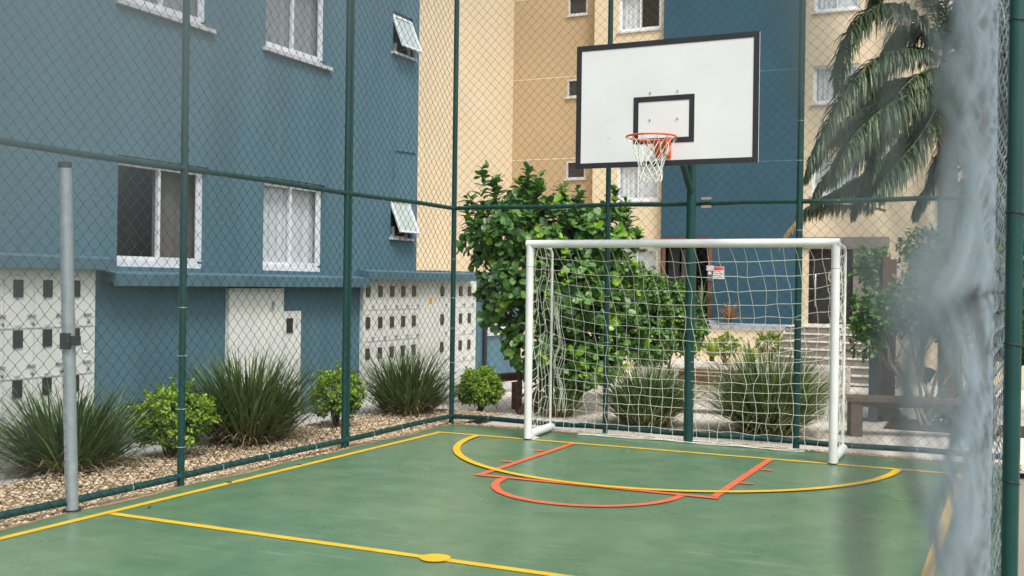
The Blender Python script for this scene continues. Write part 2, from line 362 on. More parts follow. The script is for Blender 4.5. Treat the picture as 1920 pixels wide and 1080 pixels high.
def slider(parent, o, u, n, h, curtain='both', sill=True, cm='curtain', room='room'):
    """two-leaf sliding window in the opening h"""
    a0, a1, z0, z1 = h; am = (a0+a1)/2; f = MB(); t = .055
    F = lambda x0, x1, y0, y1, d0=-.075, d1=-.025: f.frame(o, u, n, x0, x1, d0-.05, d1-.05, y0, y1)
    F(a0, a1, z0, z0+.075); F(a0, a1, z1-t, z1); F(a0, a0+t, z0+t, z1-t); F(a1-t, a1, z0+t, z1-t)
    s = .035; zb = z0+.075
    for (l0, l1, d) in ((a0+t, am+.02, -.12), (am-.02, a1-t, -.095)):      # the two sashes, one behind the other
        e = d+.022
        d += .05; e += .05; F(l0, l0+s, zb, z1-t, d, e); F(l1-s, l1, zb, z1-t, d, e); F(l0+s, l1-s, zb, zb+s, d, e); F(l0+s, l1-s, z1-t-s, z1-t, d, e)
    win = f.build('window', MT['winframe'], parent)
    g = MB(); U = np.array(u, float); Nn = np.array(n, float); O = np.array(o, float); up = np.array([0, 0, 1.])
    for (l0, l1, d) in ((a0+t+s, am+.02-s, -.11), (am-.02+s, a1-t-s, -.084)):
        g.quad(*[O+U*a+Nn*d+up*z for a, z in ((l0, z0+t+s), (l1, z0+t+s), (l1, z1-t-s), (l0, z1-t-s))])
    g.build('pane', MT['glass'], win)
    bk = MB().frame(o, u, n, a0-.3, a1+.3, -1.0, -.95, z0-.3, z1+.3); bk.build('room_wall', MT[room], win)
    wd = a1-a0
    if curtain in ('both', 'left'): wave_curtain(o, u, n, a0-.02, a0+wd*.52, z0-.02, z1+.02, -.165, 5, .014).build('curtain', MT[cm], win)
    if curtain in ('both', 'right'): wave_curtain(o, u, n, a0+wd*.5, a1+.02, z0-.02, z1+.02, -.175, 3, .01).build('curtain', MT[cm], win)
    if sill > .02: MB().frame(o, u, n, a0-.06, a1+.06, -.03, sill, z0-.045, z0-.002).build('sill', MT['sill'], win)
    return win
def awning(parent, o, u, n, h, ang=30):
    a0, a1, z0, z1 = h; f = MB(); t = .03
    for q in ((a0, a1, z0, z0+t), (a0, a1, z1-t, z1), (a0, a0+t, z0+t, z1-t), (a1-t, a1, z0+t, z1-t)): f.frame(o, u, n, q[0], q[1], -.09, -.05, q[2], q[3])
    f.frame(o, u, n, a0+.28*(a1-a0), a0+.34*(a1-a0), -.09, -.05, z0+t, z0+.16)
    win = f.build('window', MT['winframe'], parent)
    O, U, Nn = (np.array(q, float) for q in (o, u, n)); up = np.array([0, 0, 1.])
    dn = -up*math.cos(R(ang))+Nn*math.sin(R(ang)); hN = Nn*math.cos(R(ang))+up*math.sin(R(ang))
    T = O+up*(z1-.05)+Nn*-.04; hh = (z1-z0)-.08; s = MB()
    def bar(x0, x1, y0, y1):
        V = [T+U*a+dn*y+hN*d for a in (x0, x1) for d in (0, .025) for y in (y0, y1)]
        s.add(V, [(0, 1, 3, 2), (4, 6, 7, 5), (0, 4, 5, 1), (2, 3, 7, 6), (0, 2, 6, 4), (1, 5, 7, 3)])
    b = .03; bar(a0+.01, a1-.01, 0, b); bar(a0+.01, a1-.01, hh-b, hh); bar(a0+.01, a0+.01+b, b, hh-b); bar(a1-.01-b, a1-.01, b, hh-b)
    sash = s.build('sash', MT['winframe'], win)
    MB().quad(*[T+U*a+dn*y+hN*.012 for a, y in ((a0+.03, b), (a1-.03, b), (a1-.03, hh-b), (a0+.03, hh-b))]).build('frosted_pane', MT['frost'], win)
    MB().tube([O+U*(a0+.25)+up*(z0+.06)+Nn*-.05, O+U*(a0+.3)+up*(z0+.1)+Nn*.12, T+U*(a0+.3)+dn*(hh-.02)], .006, 6).build('stay_arm', MT['steel'], win)
    MB().frame(o, u, n, a0-.3, a1+.3, -.8, -.75, z0-.3, z1+.3).build('room_wall', MT['room'], win)
    MB().frame(o, u, n, a0-.04, a1+.04, -.05, .05, z0-.035, z0-.002).build('sill', MT['sill'], win)

# ------------------------------------------------------------------ left apartment building (blue)
X0 = -2.5; u_, n_ = (0, 1, 0), (1, 0, 0); o_ = (X0, 0, 0); FL = 2.66
lb = thing('apartment_building', 'medium blue stuccoed apartment block close to the left fence with white sliding windows', 'building', (-6.5, -4, -.1))
H1 = [(-2.19, -.88, 1.745, 2.865), (.1, 1.36, 1.745, 2.865)]
H2 = [(2.96, 3.52, 2.27, 2.85)]
holes = []
for k in range(4):
    holes += [(a, b, c+FL*k, d+FL*k) for a, b, c, d in H1+H2]
for yy in (-5.4, -8.2): holes += [(yy, yy+1.26, 1.745+FL*k, 2.865+FL*k) for k in range(4)]
wl = MB(); facade(wl, o_, u_, n_, -12, 3.70, -.15, 12.2, holes)
wl.quad((X0, 3.7, -.15), (-10.5, 3.7, -.15), (-10.5, 3.7, 12.2), (X0, 3.7, 12.2)); wl.quad((X0, -12, -.15), (X0, -12, 12.2), (-10.5, -12, 12.2), (-10.5, -12, -.15))
wl.quad((-10.5, -12, -.15), (-10.5, -12, 12.2), (-10.5, 3.7, 12.2), (-10.5, 3.7, -.15)); wl.build('wall', MT['blue'], lb)
MB().box(-10.6, X0+.12, -12.1, 3.8, 12.2, 12.4).build('roof', MT['greypaint'], lb)
for k in range(4):
    for i, (a, b, c, d) in enumerate(H1):
        cu_, cm_ = ('right', 'curtain2') if (i == 0 and k == 0) else ('both', 'curtain3' if k == 1 else 'curtain') if i == 1 else ('both', 'curtain3') if k == 1 else ('left', 'curtain')
        slider(lb, o_, u_, n_, (a, b, c+FL*k, d+FL*k), cu_, .05 if k else .015, cm_, 'room')
    for a, b, c, d in H2: awning(lb, o_, u_, n_, (a, b, c+FL*k, d+FL*k), 22)
for yy in (-5.4, -8.2):
    for k in range(4): slider(lb, o_, u_, n_, (yy, yy+1.26, 1.745+FL*k, 2.865+FL*k), 'left', .05)
def ledge(y0, y1, z0, z1, d):
    """sloping ledge with a turned down front lip"""
    pr = [(.003, z0), (d-.03, z0), (d-.03, z0-.035), (d, z0-.035), (d, z1-.03), (.003, z1)]  # the front lip is added to deepen the shade under the ledge
    V = [(X0+a, y, z) for y in (y0, y1) for a, z in pr]; n = len(pr)
    return MB().add(V, [tuple(range(n)), tuple(range(2*n-1, n-1, -1))]+[(i, n+i, n+(i+1) % n, (i+1) % n) for i in range(n)])
ledge(-7.5, -2.40, 1.74, 1.84, .21).build('ledge', MT['ledge'], lb)
ledge(-2.39, 2.11, 1.585, 1.70, .20).build('ledge', MT['ledge'], lb)
# thin painted conduit loop on the wall above the small window
MB().tube([(X0+.012, 3.02, 3.1), (X0+.012, 3.02, 3.52), (X0+.012, 3.62, 3.55)], .008, 6).build('conduit', MT['ledge'], lb)
MB().tube([(X0+.012, -2.45, .32), (X0+.012, -1., .40), (X0+.012, .4, .36), (X0+.012, 2.2, .40)], .006, 6).build('cable', MT['cable'], lb)

# meter cabinets along the foot of the left building
def meter_box(name, label, y0, y1, z1, d, rows, cols, extra=None, blank=(), x=X0):
    t = thing(name, label, 'meter cabinet', (x, (y0+y1)/2, -.1), 'meter cabinets at the foot of the blue building')
    MB().box(x+.003, x+d, y0, y1, -.1, z1).build('body', MT['boxwhite'], t)
    o, u, n = (x+d, 0, 0), (0, 1, 0), (1, 0, 0); seam = MB()
    for zc in rows:
        seam.frame(o, u, n, y0+.03, y1-.03, 0, .006, zc-.36, zc-.348)
        for yc in cols:
            if (yc, zc) in blank: continue
            f = MB().frame(o, u, n, yc-.05, yc+.05, .001, .012, zc-.078, zc+.078); w_ = f.build('meter_window', MT['slot'], t)
            lat = MB(); lat.frame(o, u, n, yc+.1, yc+.19, .001, .014, zc-.255, zc-.235); seam.frame(o, u, n, yc-.03, yc+.03, .001, .008, zc+.11, zc+.125); seam.frame(o, u, n, yc+.14, yc+.17, .001, .02, zc-.31, zc-.28)
            lat.build('latch', MT['greypaint'], t)
            seam.frame(o, u, n, yc-.152, yc-.146, 0, .004, zc-.34, zc+.16)
    seam.build('panel_joint', MT['sill'], t)
    return t
cols = [-3.36+.325*k for k in range(-6, 4)]
meter_box('meter_cabinet', 'white wall of electricity meter windows behind the galvanised pole', -6.4, -2.557, 1.735, .10, (1.522, 1.07, .625), [-2.80-.322*k for k in range(10)])
t2 = thing('meter_cabinet', 'stepped white cabinet with one dark window between the big grass clumps', 'meter cabinet', (X0, .2, -.1), 'meter cabinets at the foot of the blue building')
m = MB(); m.box(X0+.003, X0+.06, -.56, .44, -.1, 1.53); m.box(X0+.003, X0+.05, .442, .80, -.1, 1.25); m.build('body', MT['boxwhite'], t2)
o = (X0+.06, 0, 0); MB().frame(o, u_, n_, .505, .62, -.009, .004, .985, 1.165).build('meter_window', MT['slot'], t2)
MB().frame(o, u_, n_, .20, .235, .001, .02, 1.27, 1.37).build('latch', MT['greypaint'], t2)
MB().frame(o, u_, n_, .69, .72, -.009, .012, 1.08, 1.16).build('latch', MT['sill'], t2)
f = MB(); f.frame(o, u_, n_, -.53, .42, .001, .004, 1.495, 1.505); f.frame(o, u_, n_, .428, .436, .001, .004, 0, 1.5); f.build('panel_joint', MT['sill'], t2)
# the far meter wall, which runs on past the end of the building, with its own ledge
XU = X0+.003
t3 = thing('meter_wall', 'white meter wall with three rows of dark windows under a blue ledge by the fence corner', 'meter cabinet', (X0, 4, -.1), 'meter cabinets at the foot of the blue building')
MB().box(XU, X0+.06, 2.19, 5.545, -.1, 1.66).build('body', MT['boxwhite'], t3)
MB().box(X0-.5, X0+.0, 3.75, 5.75, -.1, 1.66).build('wall', MT['blue'], t3)
m = MB(); m.add([(XU, 2.113, 1.69), (X0+.2, 2.113, 1.66), (X0+.2, 2.113, 1.765), (XU, 2.113, 1.795), (XU, 5.3, 1.69), (X0+.2, 5.3, 1.66), (X0+.2, 5.3, 1.765), (XU, 5.3, 1.795)],
        [(0, 1, 2, 3), (4, 7, 6, 5), (0, 4, 5, 1), (1, 5, 6, 2), (2, 6, 7, 3)]); m.box(X0-.55, XU-.003, 3.74, 5.7, 1.69, 1.775); m.build('ledge', MT['ledge'], t3)
MB().box(X0-.3, X0+.055, 5.547, 5.66, -.1, 1.66).build('end_pillar', MT['blue'], t3)
yc3 = [2.30, 2.615, 2.926, 3.233, 3.537, 4.395, 5.0, 5.30]
seam = MB(); o3 = (X0+.06, 0, 0)
for zc in (1.495, 1.06, .63):
    seam.frame(o3, u_, n_, 2.22, 3.7, .001, .005, zc-.262, zc-.252); seam.frame(o3, u_, n_, 4.75, 5.52, .001, .005, zc-.262, zc-.252)
    for yc in yc3:
        MB().frame(o3, u_, n_, yc-.05, yc+.05, .001, .012, zc-.078, zc+.078).build('meter_window', MT['slot'], t3)
        lat = MB(); lat.frame(o3, u_, n_, yc+.1, yc+.17, .001, .014, zc-.215, zc-.2); seam.frame(o3, u_, n_, yc-.03, yc+.03, .001, .006, zc+.105, zc+.118); seam.frame(o3, u_, n_, yc+.13, yc+.15, .001, .02, zc-.24, zc-.22); lat.build('latch', MT['greypaint'], t3)
seam.build('panel_joint', MT['sill'], t3)
MB().frame(o3, u_, n_, 3.98, 4.08, .001, .004, 1.30, 1.39).build('yellow_sticker', MT['yellow'], t3)
# the low blue building with a white window seen beyond it
t4 = thing('low_building', 'low grey-blue building with a white framed window glimpsed left of the big bush', 'building', (-5, 9.5, -.2))
wl = MB(); facade(wl, (-4, 0, 0), u_, n_, 7, 10.6, -.4, 1.75, [(9.0, 10.3, .62, 1.5)]); wl.quad((-4, 10.6, -.4), (-6.5, 10.6, -.4), (-6.5, 10.6, 1.75), (-4, 10.6, 1.75)); wl.build('wall', MT['blue'], t4)
MB().box(-6.5, -3.9, 7, 10.7, 1.75, 1.85).build('roof', MT['ledge'], t4)
slider(t4, (-4, 0, 0), u_, n_, (9.0, 10.3, .62, 1.5), 'none', .05)
MB().tube([(-3.93, 8.85, -.2), (-3.93, 8.85, 1.7)], .045, 10).build('downpipe', MT['cable'], t4)

# ------------------------------------------------------------------ far apartment building
fb = thing('apartment_building', 'tall tan, cream and dark blue apartment block across the back of the court', 'building', (0, 23, -.85))
YF = 21.5; ux, ny = (1, 0, 0), (0, -1, 0)
GZ = gz(YF)-.1; top = 15.5; F2 = 2.63
# side wing in cream, facing right
wc = MB(); wc.quad((-9.6, 6, GZ), (-9.6, YF+.4, GZ), (-9.6, YF+.4, top), (-9.6, 6, top)); wc.quad((-9.6, 6, GZ), (-9.6, 6, top), (-16, 6, top), (-16, 6, GZ))
wc.build('side_wing', MT['cream'], fb)
# tan recess with small windows
hs_ = [(-7.66, -7.0, 5.03+F2*k, 5.6+F2*k) for k in range(-1, 4)]
wt = MB(); oT = (0, YF+.4, 0); facade(wt, oT, ux, ny, -9.6, -6.5, GZ, top, hs_); wt.build('recess_wall', MT['tan'], fb)
for a, b, c, d in hs_:
    f = MB(); 
    for q in ((a, b, c, c+.05), (a, b, d-.05, d), (a, a+.05, c+.05, d-.05), (b-.05, b, c+.05, d-.05)): f.frame(oT, ux, ny, q[0], q[1], -.06, .01, q[2], q[3])
    wi = f.build('window', MT['sill'], fb); MB().frame(oT, ux, ny, a+.05, b-.05, -.06, -.05, c+.05, d-.05).build('pane', MT['slot'], wi)
    MB().frame(oT, ux, ny, a-.06, b+.06, -.02, .06, c-.05, c-.002).build('sill', MT['sill'], wi)
# cream bay with sliding windows
hA = [(-5.8, -4.42, 4.24+F2*k, 5.42+F2*k) for k in range(4)]+[(-5.8, -4.42, 1.6, 2.78)]
wa = MB(); oA = (0, YF, 0); facade(wa, oA, ux, ny, -6.6, -4.26, GZ, top, hA, .17); wa.quad((-6.6, YF, GZ), (-6.6, YF, top), (-6.6, YF+.4, top), (-6.6, YF+.4, GZ)); wa.build('bay_wall', MT['cream'], fb)
for k, h in enumerate(hA): slider(fb, oA, ux, ny, h, 'left' if k == 2 else 'both', .05, 'curtain', 'dark')
# dark blue stair tower with the entrance opening
oB = (0, YF-.25, 0); wb = MB()
facade(wb, oB, ux, ny, -4.26, -.15, GZ, top, [(-4.1, -2.78, .45, 2.95)], .5)
for xx in (-4.26, -.15): wb.quad((xx, YF-.25, GZ), (xx, YF-.25, top), (xx, YF, top), (xx, YF, GZ))
wb.build('stair_tower', MT['navy'], fb)
for zz in (2.1+F2*k for k in range(1, 5)): MB().frame(oB, ux, ny, -4.25, -.16, .001, .006, zz+.55, zz+.575).build('floor_seam', MT['navyseam'], fb)
for k in range(5): MB().frame(oT, ux, ny, -9.58, -6.62, .001, .006, 5.68+F2*k, 5.71+F2*k).build('floor_seam', MT['seam'], fb)
f = MB(); f.frame(oB, ux, ny, -4.26, -2.62, -.02, .08, 2.95, 3.08); f.frame(oB, ux, ny, -4.2, -4.1, -.5, .03, .45, 2.95); f.frame(oB, ux, ny, -2.78, -2.66, -.5, .03, .45, 2.95)
ent = f.build('entrance_frame', MT['wood'], fb)
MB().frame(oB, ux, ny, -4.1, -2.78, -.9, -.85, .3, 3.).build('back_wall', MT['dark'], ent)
wave_curtain(oB, ux, ny, -3.72, -3.25, .45, 2.75, -.4, 3, .03).build('drape', MT['curtain2'], ent)
MB().frame(oB, ux, ny, -4.1, -3.75, -.3, -.27, .45, 2.9).build('glass_leaf', MT['slot'], ent)
# right wing, tan-cream, windows, glazed entrance at the head of the steps
hR = [(.15, 1.43, 4.28+F2*k, 5.38+F2*k) for k in range(4)]+[(5.2, 6.5, 4.28+F2*k, 5.38+F2*k) for k in range(4)]+[(.1, 1.34, .6, 2.75)]
wr = MB(); facade(wr, oA, ux, ny, -.15, 12, GZ, top, hR, .17); wr.quad((12, YF, GZ), (12, YF+10, GZ), (12, YF+10, top), (12, YF, top)); wr.build('right_wing', MT['cream'], fb)
for k, h in enumerate(hR[:-1]): slider(fb, oA, ux, ny, h, 'both', .05, 'curtain', 'room')
f = MB(); f.frame(oA, ux, ny, -.13, 2.3, .001, .06, 2.76, 3.08); f.build('door_lintel', MT['step'], fb)
d = MB()
for q in ((.1, .17, .6, 2.75), (1.27, 1.34, .6, 2.75), (.17, 1.27, .6, .66), (.17, 1.27, 2.69, 2.75)): d.frame(oA, ux, ny, q[0], q[1], -.12, -.06, q[2], q[3])
dr = d.build('glass_door', MT['blackp'], fb)
MB().frame(oA, ux, ny, .17, 1.27, -.11, -.09, .66, 2.69).build('pane', MT['dark'], dr)
MB().tube([np.array((.3, YF+.05, 1.1)), np.array((.3, YF+.0, 1.12)), np.array((.3, YF+.0, 2.0)), np.array((.3, YF+.05, 2.02))], .022, 8).build('handle', MT['steel'], dr)
e = MB(); cxe, cze = .86, 1.95
e.add([(cxe+r_*math.cos(a), YF+.085, cze+r_*math.sin(a)) for a in np.linspace(.5, 5.6, 25) for r_ in (.17, .23)], [(2*i, 2*i+1, 2*i+3, 2*i+2) for i in range(24)])
e.frame((0, YF+.09, 0), ux, ny, .62, 1.1, 0, .004, 1.36, 1.375)
for xx in (.68, .78, .9, 1.0): e.add([(xx+.05*math.cos(a), YF+.085, 1.56+.07*math.sin(a)) for a in np.linspace(.4, 5.4, 13)]+[(xx+.035*math.cos(a), YF+.085, 1.56+.055*math.sin(a)) for a in np.linspace(.4, 5.4, 13)], [(i, i+1, i+14, i+13) for i in range(12)])
e.build('etched_emblem', MT['emblem'], dr)
MB().frame((0, YF+.13, 0), ux, ny, 1.345, 2.25, .0, .14, .6, 2.757).build('door_side_panel', MT['step'], fb)
MB().box(-16.2, 12.2, YF-.45, YF+10, top, top+.2).build('roof', MT['greypaint'], fb)
# small window at the back right ground floor
f = MB(); f.frame(oA, ux, ny, 3.1, 3.65, .001, .04, 1.7, 2.75); wi = f.build('window', MT['sill'], fb); MB().frame(oA, ux, ny, 3.16, 3.59, .041, .046, 1.76, 2.69).build('pane', MT['slot'], wi)
# notices on the tower wall
yN = YF-.255
p0 = on_y(1337, 523, yN); p1 = on_y(1358, 500, yN)
sg = thing('notice_sign', 'small white notice with a red heading on the dark blue tower wall', 'sign', ((p0[0]+p1[0])/2, yN, p0[2]))
MB().box(p0[0], p1[0], yN-.012, yN, p0[2], p1[2]).build('board', MT['sign'], sg)
hh = p1[2]-p0[2]; ww = p1[0]-p0[0]
MB().box(p0[0]+.01, p1[0]-.01, yN-.015, yN-.0125, p1[2]-.3*hh, p1[2]-.04*hh).build('red_heading', MT['signred'], sg)
m = MB()
for i in range(4): m.box(p0[0]+.03, p1[0]-.03-.05*(i % 2), yN-.015, yN-.0125, p0[2]+hh*(.1+.15*i), p0[2]+hh*(.16+.15*i))
m.build('printed_lines', MT['signtxt'], sg)
p0 = on_y(1327, 526, yN); p1 = on_y(1337, 498, yN)
ip = thing('intercom', 'grey intercom box with a pale top beside the red headed notice', 'intercom', (p0[0], yN, p0[2]))
MB().box(p0[0], p1[0]-.01, yN-.06, yN, p0[2], p1[2]-.15).build('body', MT['plate'], ip); MB().box(p0[0]-.02, p1[0]+.02, yN-.08, yN, p1[2]-.149, p1[2]).build('cap', MT['sill'], ip)
MB().box(p0[0]+.03, p1[0]-.04, yN-.064, yN-.0605, p1[2]-.26, p1[2]-.17).build('screen', MT['sign'], ip)

# terrace and steps in front of the far building
YT = 19.6; zt = .56
tr = thing('terrace', 'raised cream walled terrace with a grey coping before the dark blue tower', 'terrace', (-4, 20.5, -.85))
MB().box(-9.4, -.2, YT, YF-.27, GZ, zt-.12).build('front_wall', MT['cream'], tr); MB().box(-9.4, -.2, YT-.05, YF-.27, zt-.118, zt).build('coping', MT['greypaint'], tr)
MB().box(2.4, 9, YT, YF-.02, GZ, zt-.12).build('front_wall', MT['cream'], tr); MB().box(2.4, 9, YT-.05, YF-.02, zt-.118, zt).build('coping', MT['greypaint'], tr)
MB().add([(-3.2+1.1*math.cos(a), 19.95+.33*math.sin(a), zt+z) for a in np.linspace(0, 6.283, 25)[:-1] for z in (0, .1)], [(2*i, 2*((i+1) % 24), 2*((i+1) % 24)+1, 2*i+1) for i in range(24)]+[tuple(2*i+1 for i in range(24))]).build('planter_kerb', MT['greypaint'], tr)
st = thing('steps', 'flight of grey steps with pale nosings up to the glass door', 'steps', (1, 19, -.85))
b_, n2 = MB(), MB(); ns = 8; z0s = GZ+.02; rise = (zt+.02-z0s)/ns
for i in range(ns):
    y0 = YT-.34*(ns-1-i)+.2; x1 = 2.395 if i >= 4 else 2.9
    b_.box(-.195, x1, y0, YF-.01 if i == ns-1 else y0+.34, GZ-.1, z0s+rise*(i+1)-.03)
    n2.box(-.195, x1, y0-.03, y0+.35 if i < ns-1 else YF-.01, z0s+rise*(i+1)-.029, z0s+rise*(i+1))
b_.build('risers', MT['step'], st); n2.build('treads', MT['nosing'], st)

# ------------------------------------------------------------------ chain-link
def chain(name, parent, o, u, n, L, z0, z1, mt, diag=.11, r=.0024, sides=3, sub=1, i0=0, i1=None, jit=.004, seed=1, bow=0., phase=0., off=None, amp=.0055, wv=0.):
    o, u, n = (np.array(q, float) for q in (o, u, n)); h = diag/2
    W_ = int(L/h) if i1 is None else i1; K = int((z1-z0)/h)+1; g = np.random.default_rng(seed)
    J = g.normal(size=(int(L/h)+3, K, 3))*np.array([jit, jit*.8, jit*.5])
    # slow waviness shared by neighbouring wires
    cI = np.arange(int(L/h)+3)[:, None]; cK = np.arange(K)[None]
    J[..., 0] += .006*np.sin(cI*.21+cK*.13+seed)+.004*np.sin(cK*.31+cI*.07); J[..., 2] += bow*np.sin(math.pi*cK/K*2)*np.sin(cI*.05+seed)
    I = np.arange(i0, W_); k = np.arange(K)
    odd = (I[:, None]+k[None]+0) % 2; colm = I[:, None]+odd
    jj = J[colm, k[None]]
    U = phase+colm*h+jj[..., 0]; Z = z0+k[None]*h+jj[..., 1]; D = (odd*2-1)*r*1.1+jj[..., 2]
    # wires stay a hair inside their column so neighbours hook round each other
    U = U-(odd*2-1)*(-.0015)
    if off is not None: D = D-np.interp(U, *off)+wv*np.sin(Z*19+U*1.7)*np.interp(U, [.95, 1.7, 3., 4.6, 12], [0, 1, .8, .25, .25])*np.cos(Z*4.1+U)
    A = np.stack([U, D, Z], -1)
    if sub > 1:                                                       # flattened helix: one leg runs in front, the next behind
        T = []
        sgn = np.where((I[:, None]+k[None]) % 2 == 0, 1., -1.)
        for q in range(K-1):
            a, b = A[:, q], A[:, q+1]
            for t in np.linspace(0, 1, sub+1)[:-1]:
                p = a*(1-t)+b*t; p[:, 1] += sgn[:, q]*amp*np.interp(p[:, 0], [.66, 1.0], [.55, 1.])*math.sin(math.pi*t)**.7; T.append(p)
        T.append(A[:, -1]); A = np.stack(T, 1)
    P = o+A[..., 0:1]*u+A[..., 1:2]*n+A[..., 2:3]*np.array([0, 0, 1.])
    Tn = np.gradient(P, axis=1); Tn /= np.linalg.norm(Tn, axis=-1, keepdims=True)
    B = np.cross(Tn, n); B /= np.linalg.norm(B, axis=-1, keepdims=True); Nn = np.cross(B, Tn)
    ang = 2*math.pi*np.arange(sides)/sides
    V = P[:, :, None]+r*(np.cos(ang)[None, None, :, None]*Nn[:, :, None]+np.sin(ang)[None, None, :, None]*B[:, :, None])
    w_, kk = P.shape[:2]; idx = np.arange(w_*kk*sides).reshape(w_, kk, sides); nx_ = np.roll(idx, -1, 2)
    F = np.stack([idx[:, :-1], nx_[:, :-1], nx_[:, 1:], idx[:, 1:]], -1).reshape(-1, 4)
    return link_mesh(name, V.reshape(-1, 3), [(F, True)], mt, parent)
HT = 5.5
def post(parent, x, y, r=.029, z1=HT, z0=-.1, mt='post'): return MB().tube([(x, y, z0), (x, y, 1.2), (x, y, 2.4), (x, y, z1)], r, 14).build('post', MT[mt], parent)
def railx(parent, p, q, r=.024):
    P, Q = np.array(p, float), np.array(q, float); n = 14; sag = [P+(Q-P)*i/n+np.array([0, 0, .006*math.sin(i*1.7)]) for i in range(n+1)]
    return MB().tube(sag, r, 12).build('rail', MT['rail'], parent)
def ties(parent, pts, ax, r, mt='sill'):
    for p in pts:
        p = np.array(p, float); A = np.array(ax, float); A /= np.linalg.norm(A); a = np.cross(A, (.3, .5, .8)); a /= np.linalg.norm(a); b = np.cross(A, a)
        MB().tube([p+r*(a*math.cos(t)+b*math.sin(t)) for t in np.linspace(0, 6.283, 11)[:-1]], .0026, 5, True).build('wire_tie', MT[mt], parent)
XL, YB, XR = -.29, .79, 5.665
lf = thing('chain_link_fence', 'tall green chain-link fence along the left sideline in front of the blue building', 'fence', (XL, -4, 0))
post(lf, XL, -1.41, .027); post(lf, XL-.012, -1.33, .021); post(lf, XL, -3.67); post(lf, XL, -5.93)
railx(lf, (XL, YB-.03, 2.49), (XL, -10.2, 2.50)); railx(lf, (XL, YB-.03, .075), (XL, -10.2, .06), .028); railx(lf, (XL, YB-.03, HT-.02), (XL, -10.2, HT-.02))
chain('wire_mesh', lf, (XL+.032, -10.2, .05), (0, 1, 0), (1, 0, 0), 10.95, 0, HT-.1, MT['wire'], seed=3)
ties(lf, [(XL, y, .07) for y in (.1, -.35, -.9, -1.9, -2.6, -3.2, -4.2)], (0, 1, 0), .032); ties(lf, [(XL, -3.67, z) for z in (.6, 1.02, 1.4, .3)], (0, 0, 1), .033)
bf = thing('chain_link_fence', 'tall green chain-link fence across the back of the court behind the goal', 'fence', (2.7, YB, 0))
post(bf, XL, YB, .030); post(bf, 1.61, YB, .028); post(bf, 3.655, YB, .034); post(bf, XR, YB, .03)
railx(bf, (XL, YB, 2.49), (XR, YB, 2.49)); railx(bf, (XL, YB, .075), (XR, YB, .075), .028); railx(bf, (XL, YB, HT-.02), (XR, YB, HT-.02))
chain('wire_mesh', bf, (XL+.03, YB-.032, .05), (1, 0, 0), (0, -1, 0), 5.9, 0, HT-.1, MT['wire'], seed=5)
ties(bf, [(XL, YB, z) for z in (.7, 1.1, 1.45, 1.9)]+[(1.61, YB, z) for z in (.25, .5, 1., 1.5)]+[(3.655, YB, z) for z in (.9, 1.3, 2.2, 2.9, 3.3)], (0, 0, 1), .034)
ties(bf, [(x, YB, .075) for x in (.2, .7, 1.2, 2., 2.6, 3.1, 4.2, 4.8)], (1, 0, 0), .032)
for z_ in (2.525, 2.44): MB().box(2.66, 2.76, YB-.06, YB-.03, z_, z_+.024).build('clamp', MT['dry'], bf)
rf = thing('chain_link_fence', 'weathered chain-link fence, sky light and shade in its colour, seen edge on at the right with its green post', 'fence', (XR, -5, 0))
post(rf, XR, -5.9, .029); railx(rf, (XR, YB-.03, 2.49), (XR, -5.9, 2.49)); railx(rf, (XR, YB-.03, .075), (XR, -10.9, .075), .028); railx(rf, (XR, YB-.03, HT-.02), (XR, -10.9, HT-.02))
# the mesh hangs on the court side of the posts and bellies towards the camera's end of the fence
PH, PZ = 0.1445, 0.08
chain('wire_mesh', rf, (CAM[0], -10.9, PZ), (0, 1, 0), (1, 0, 0), 11.6, 0, HT-.1, MT['paler'], diag=.17, r=.0017, sides=6, sub=5, seed=11, bow=.001, jit=.0008, phase=PH, amp=.011, wv=.003,
      off=([0, .66, .78, .86, .96, 1.11, 1.26, 1.46, 1.86, 2.26, 3.16, 4.9, 5.4, 6.6, 9, 11.6], [.0125, .0125, .0135, .0161, .0202, .0257, .0313, .0334, .0462, .0512, .0699, .104, .104, .075, .07, .06]))
ties(rf, [(XR, -5.9, z) for z in (.92, 1.42, 1.90, 2.6)], (.15, .2, 1), .032, 'iron')

# ------------------------------------------------------------------ galvanised net pole with winder
pb = np.array((-.263, -4.769, 0.)); pt_ = np.array((-.239, -4.886, 2.385))
np_ = thing('net_pole', 'galvanised steel net pole with a dark ratchet winder at the left sideline', 'pole', tuple(pb))
ax = pt_-pb
MB().tube([pb+ax*t for t in (0, .3, .6, 1)], .044, 20).build('tube', MT['galv'], np_)
MB().tube([pb+ax*.995, pb+ax*1.012], .0455, 20).build('cap', MT['iron'], np_)
q = pb+ax*.5; m = MB()
m.frame(q, cr*np.array([1, 1, 0]), -cf, -.035, .03, .03, .065, -.06, .05)
m.frame(q, cr*np.array([1, 1, 0]), -cf, .0305, .085, .0, .05, -.035, .03); m.build('ratchet', MT['iron'], np_)
hq = q+np.array([cr[0], cr[1], 0])*.085; MB().tube([hq+np.array((0, 0, .0)), hq+np.array((0, 0, -.05))+cr*.01, hq+np.array((0, 0, -.085))+cr*.02, hq+np.array((0, 0, -.085))+cr*.06], .008, 8).build('crank_handle', MT['steel'], np_)
MB().tube([pb+(0, 0, .0), pb+(0, 0, .012)], .06, 20).build('base_collar', MT['iron'], np_)

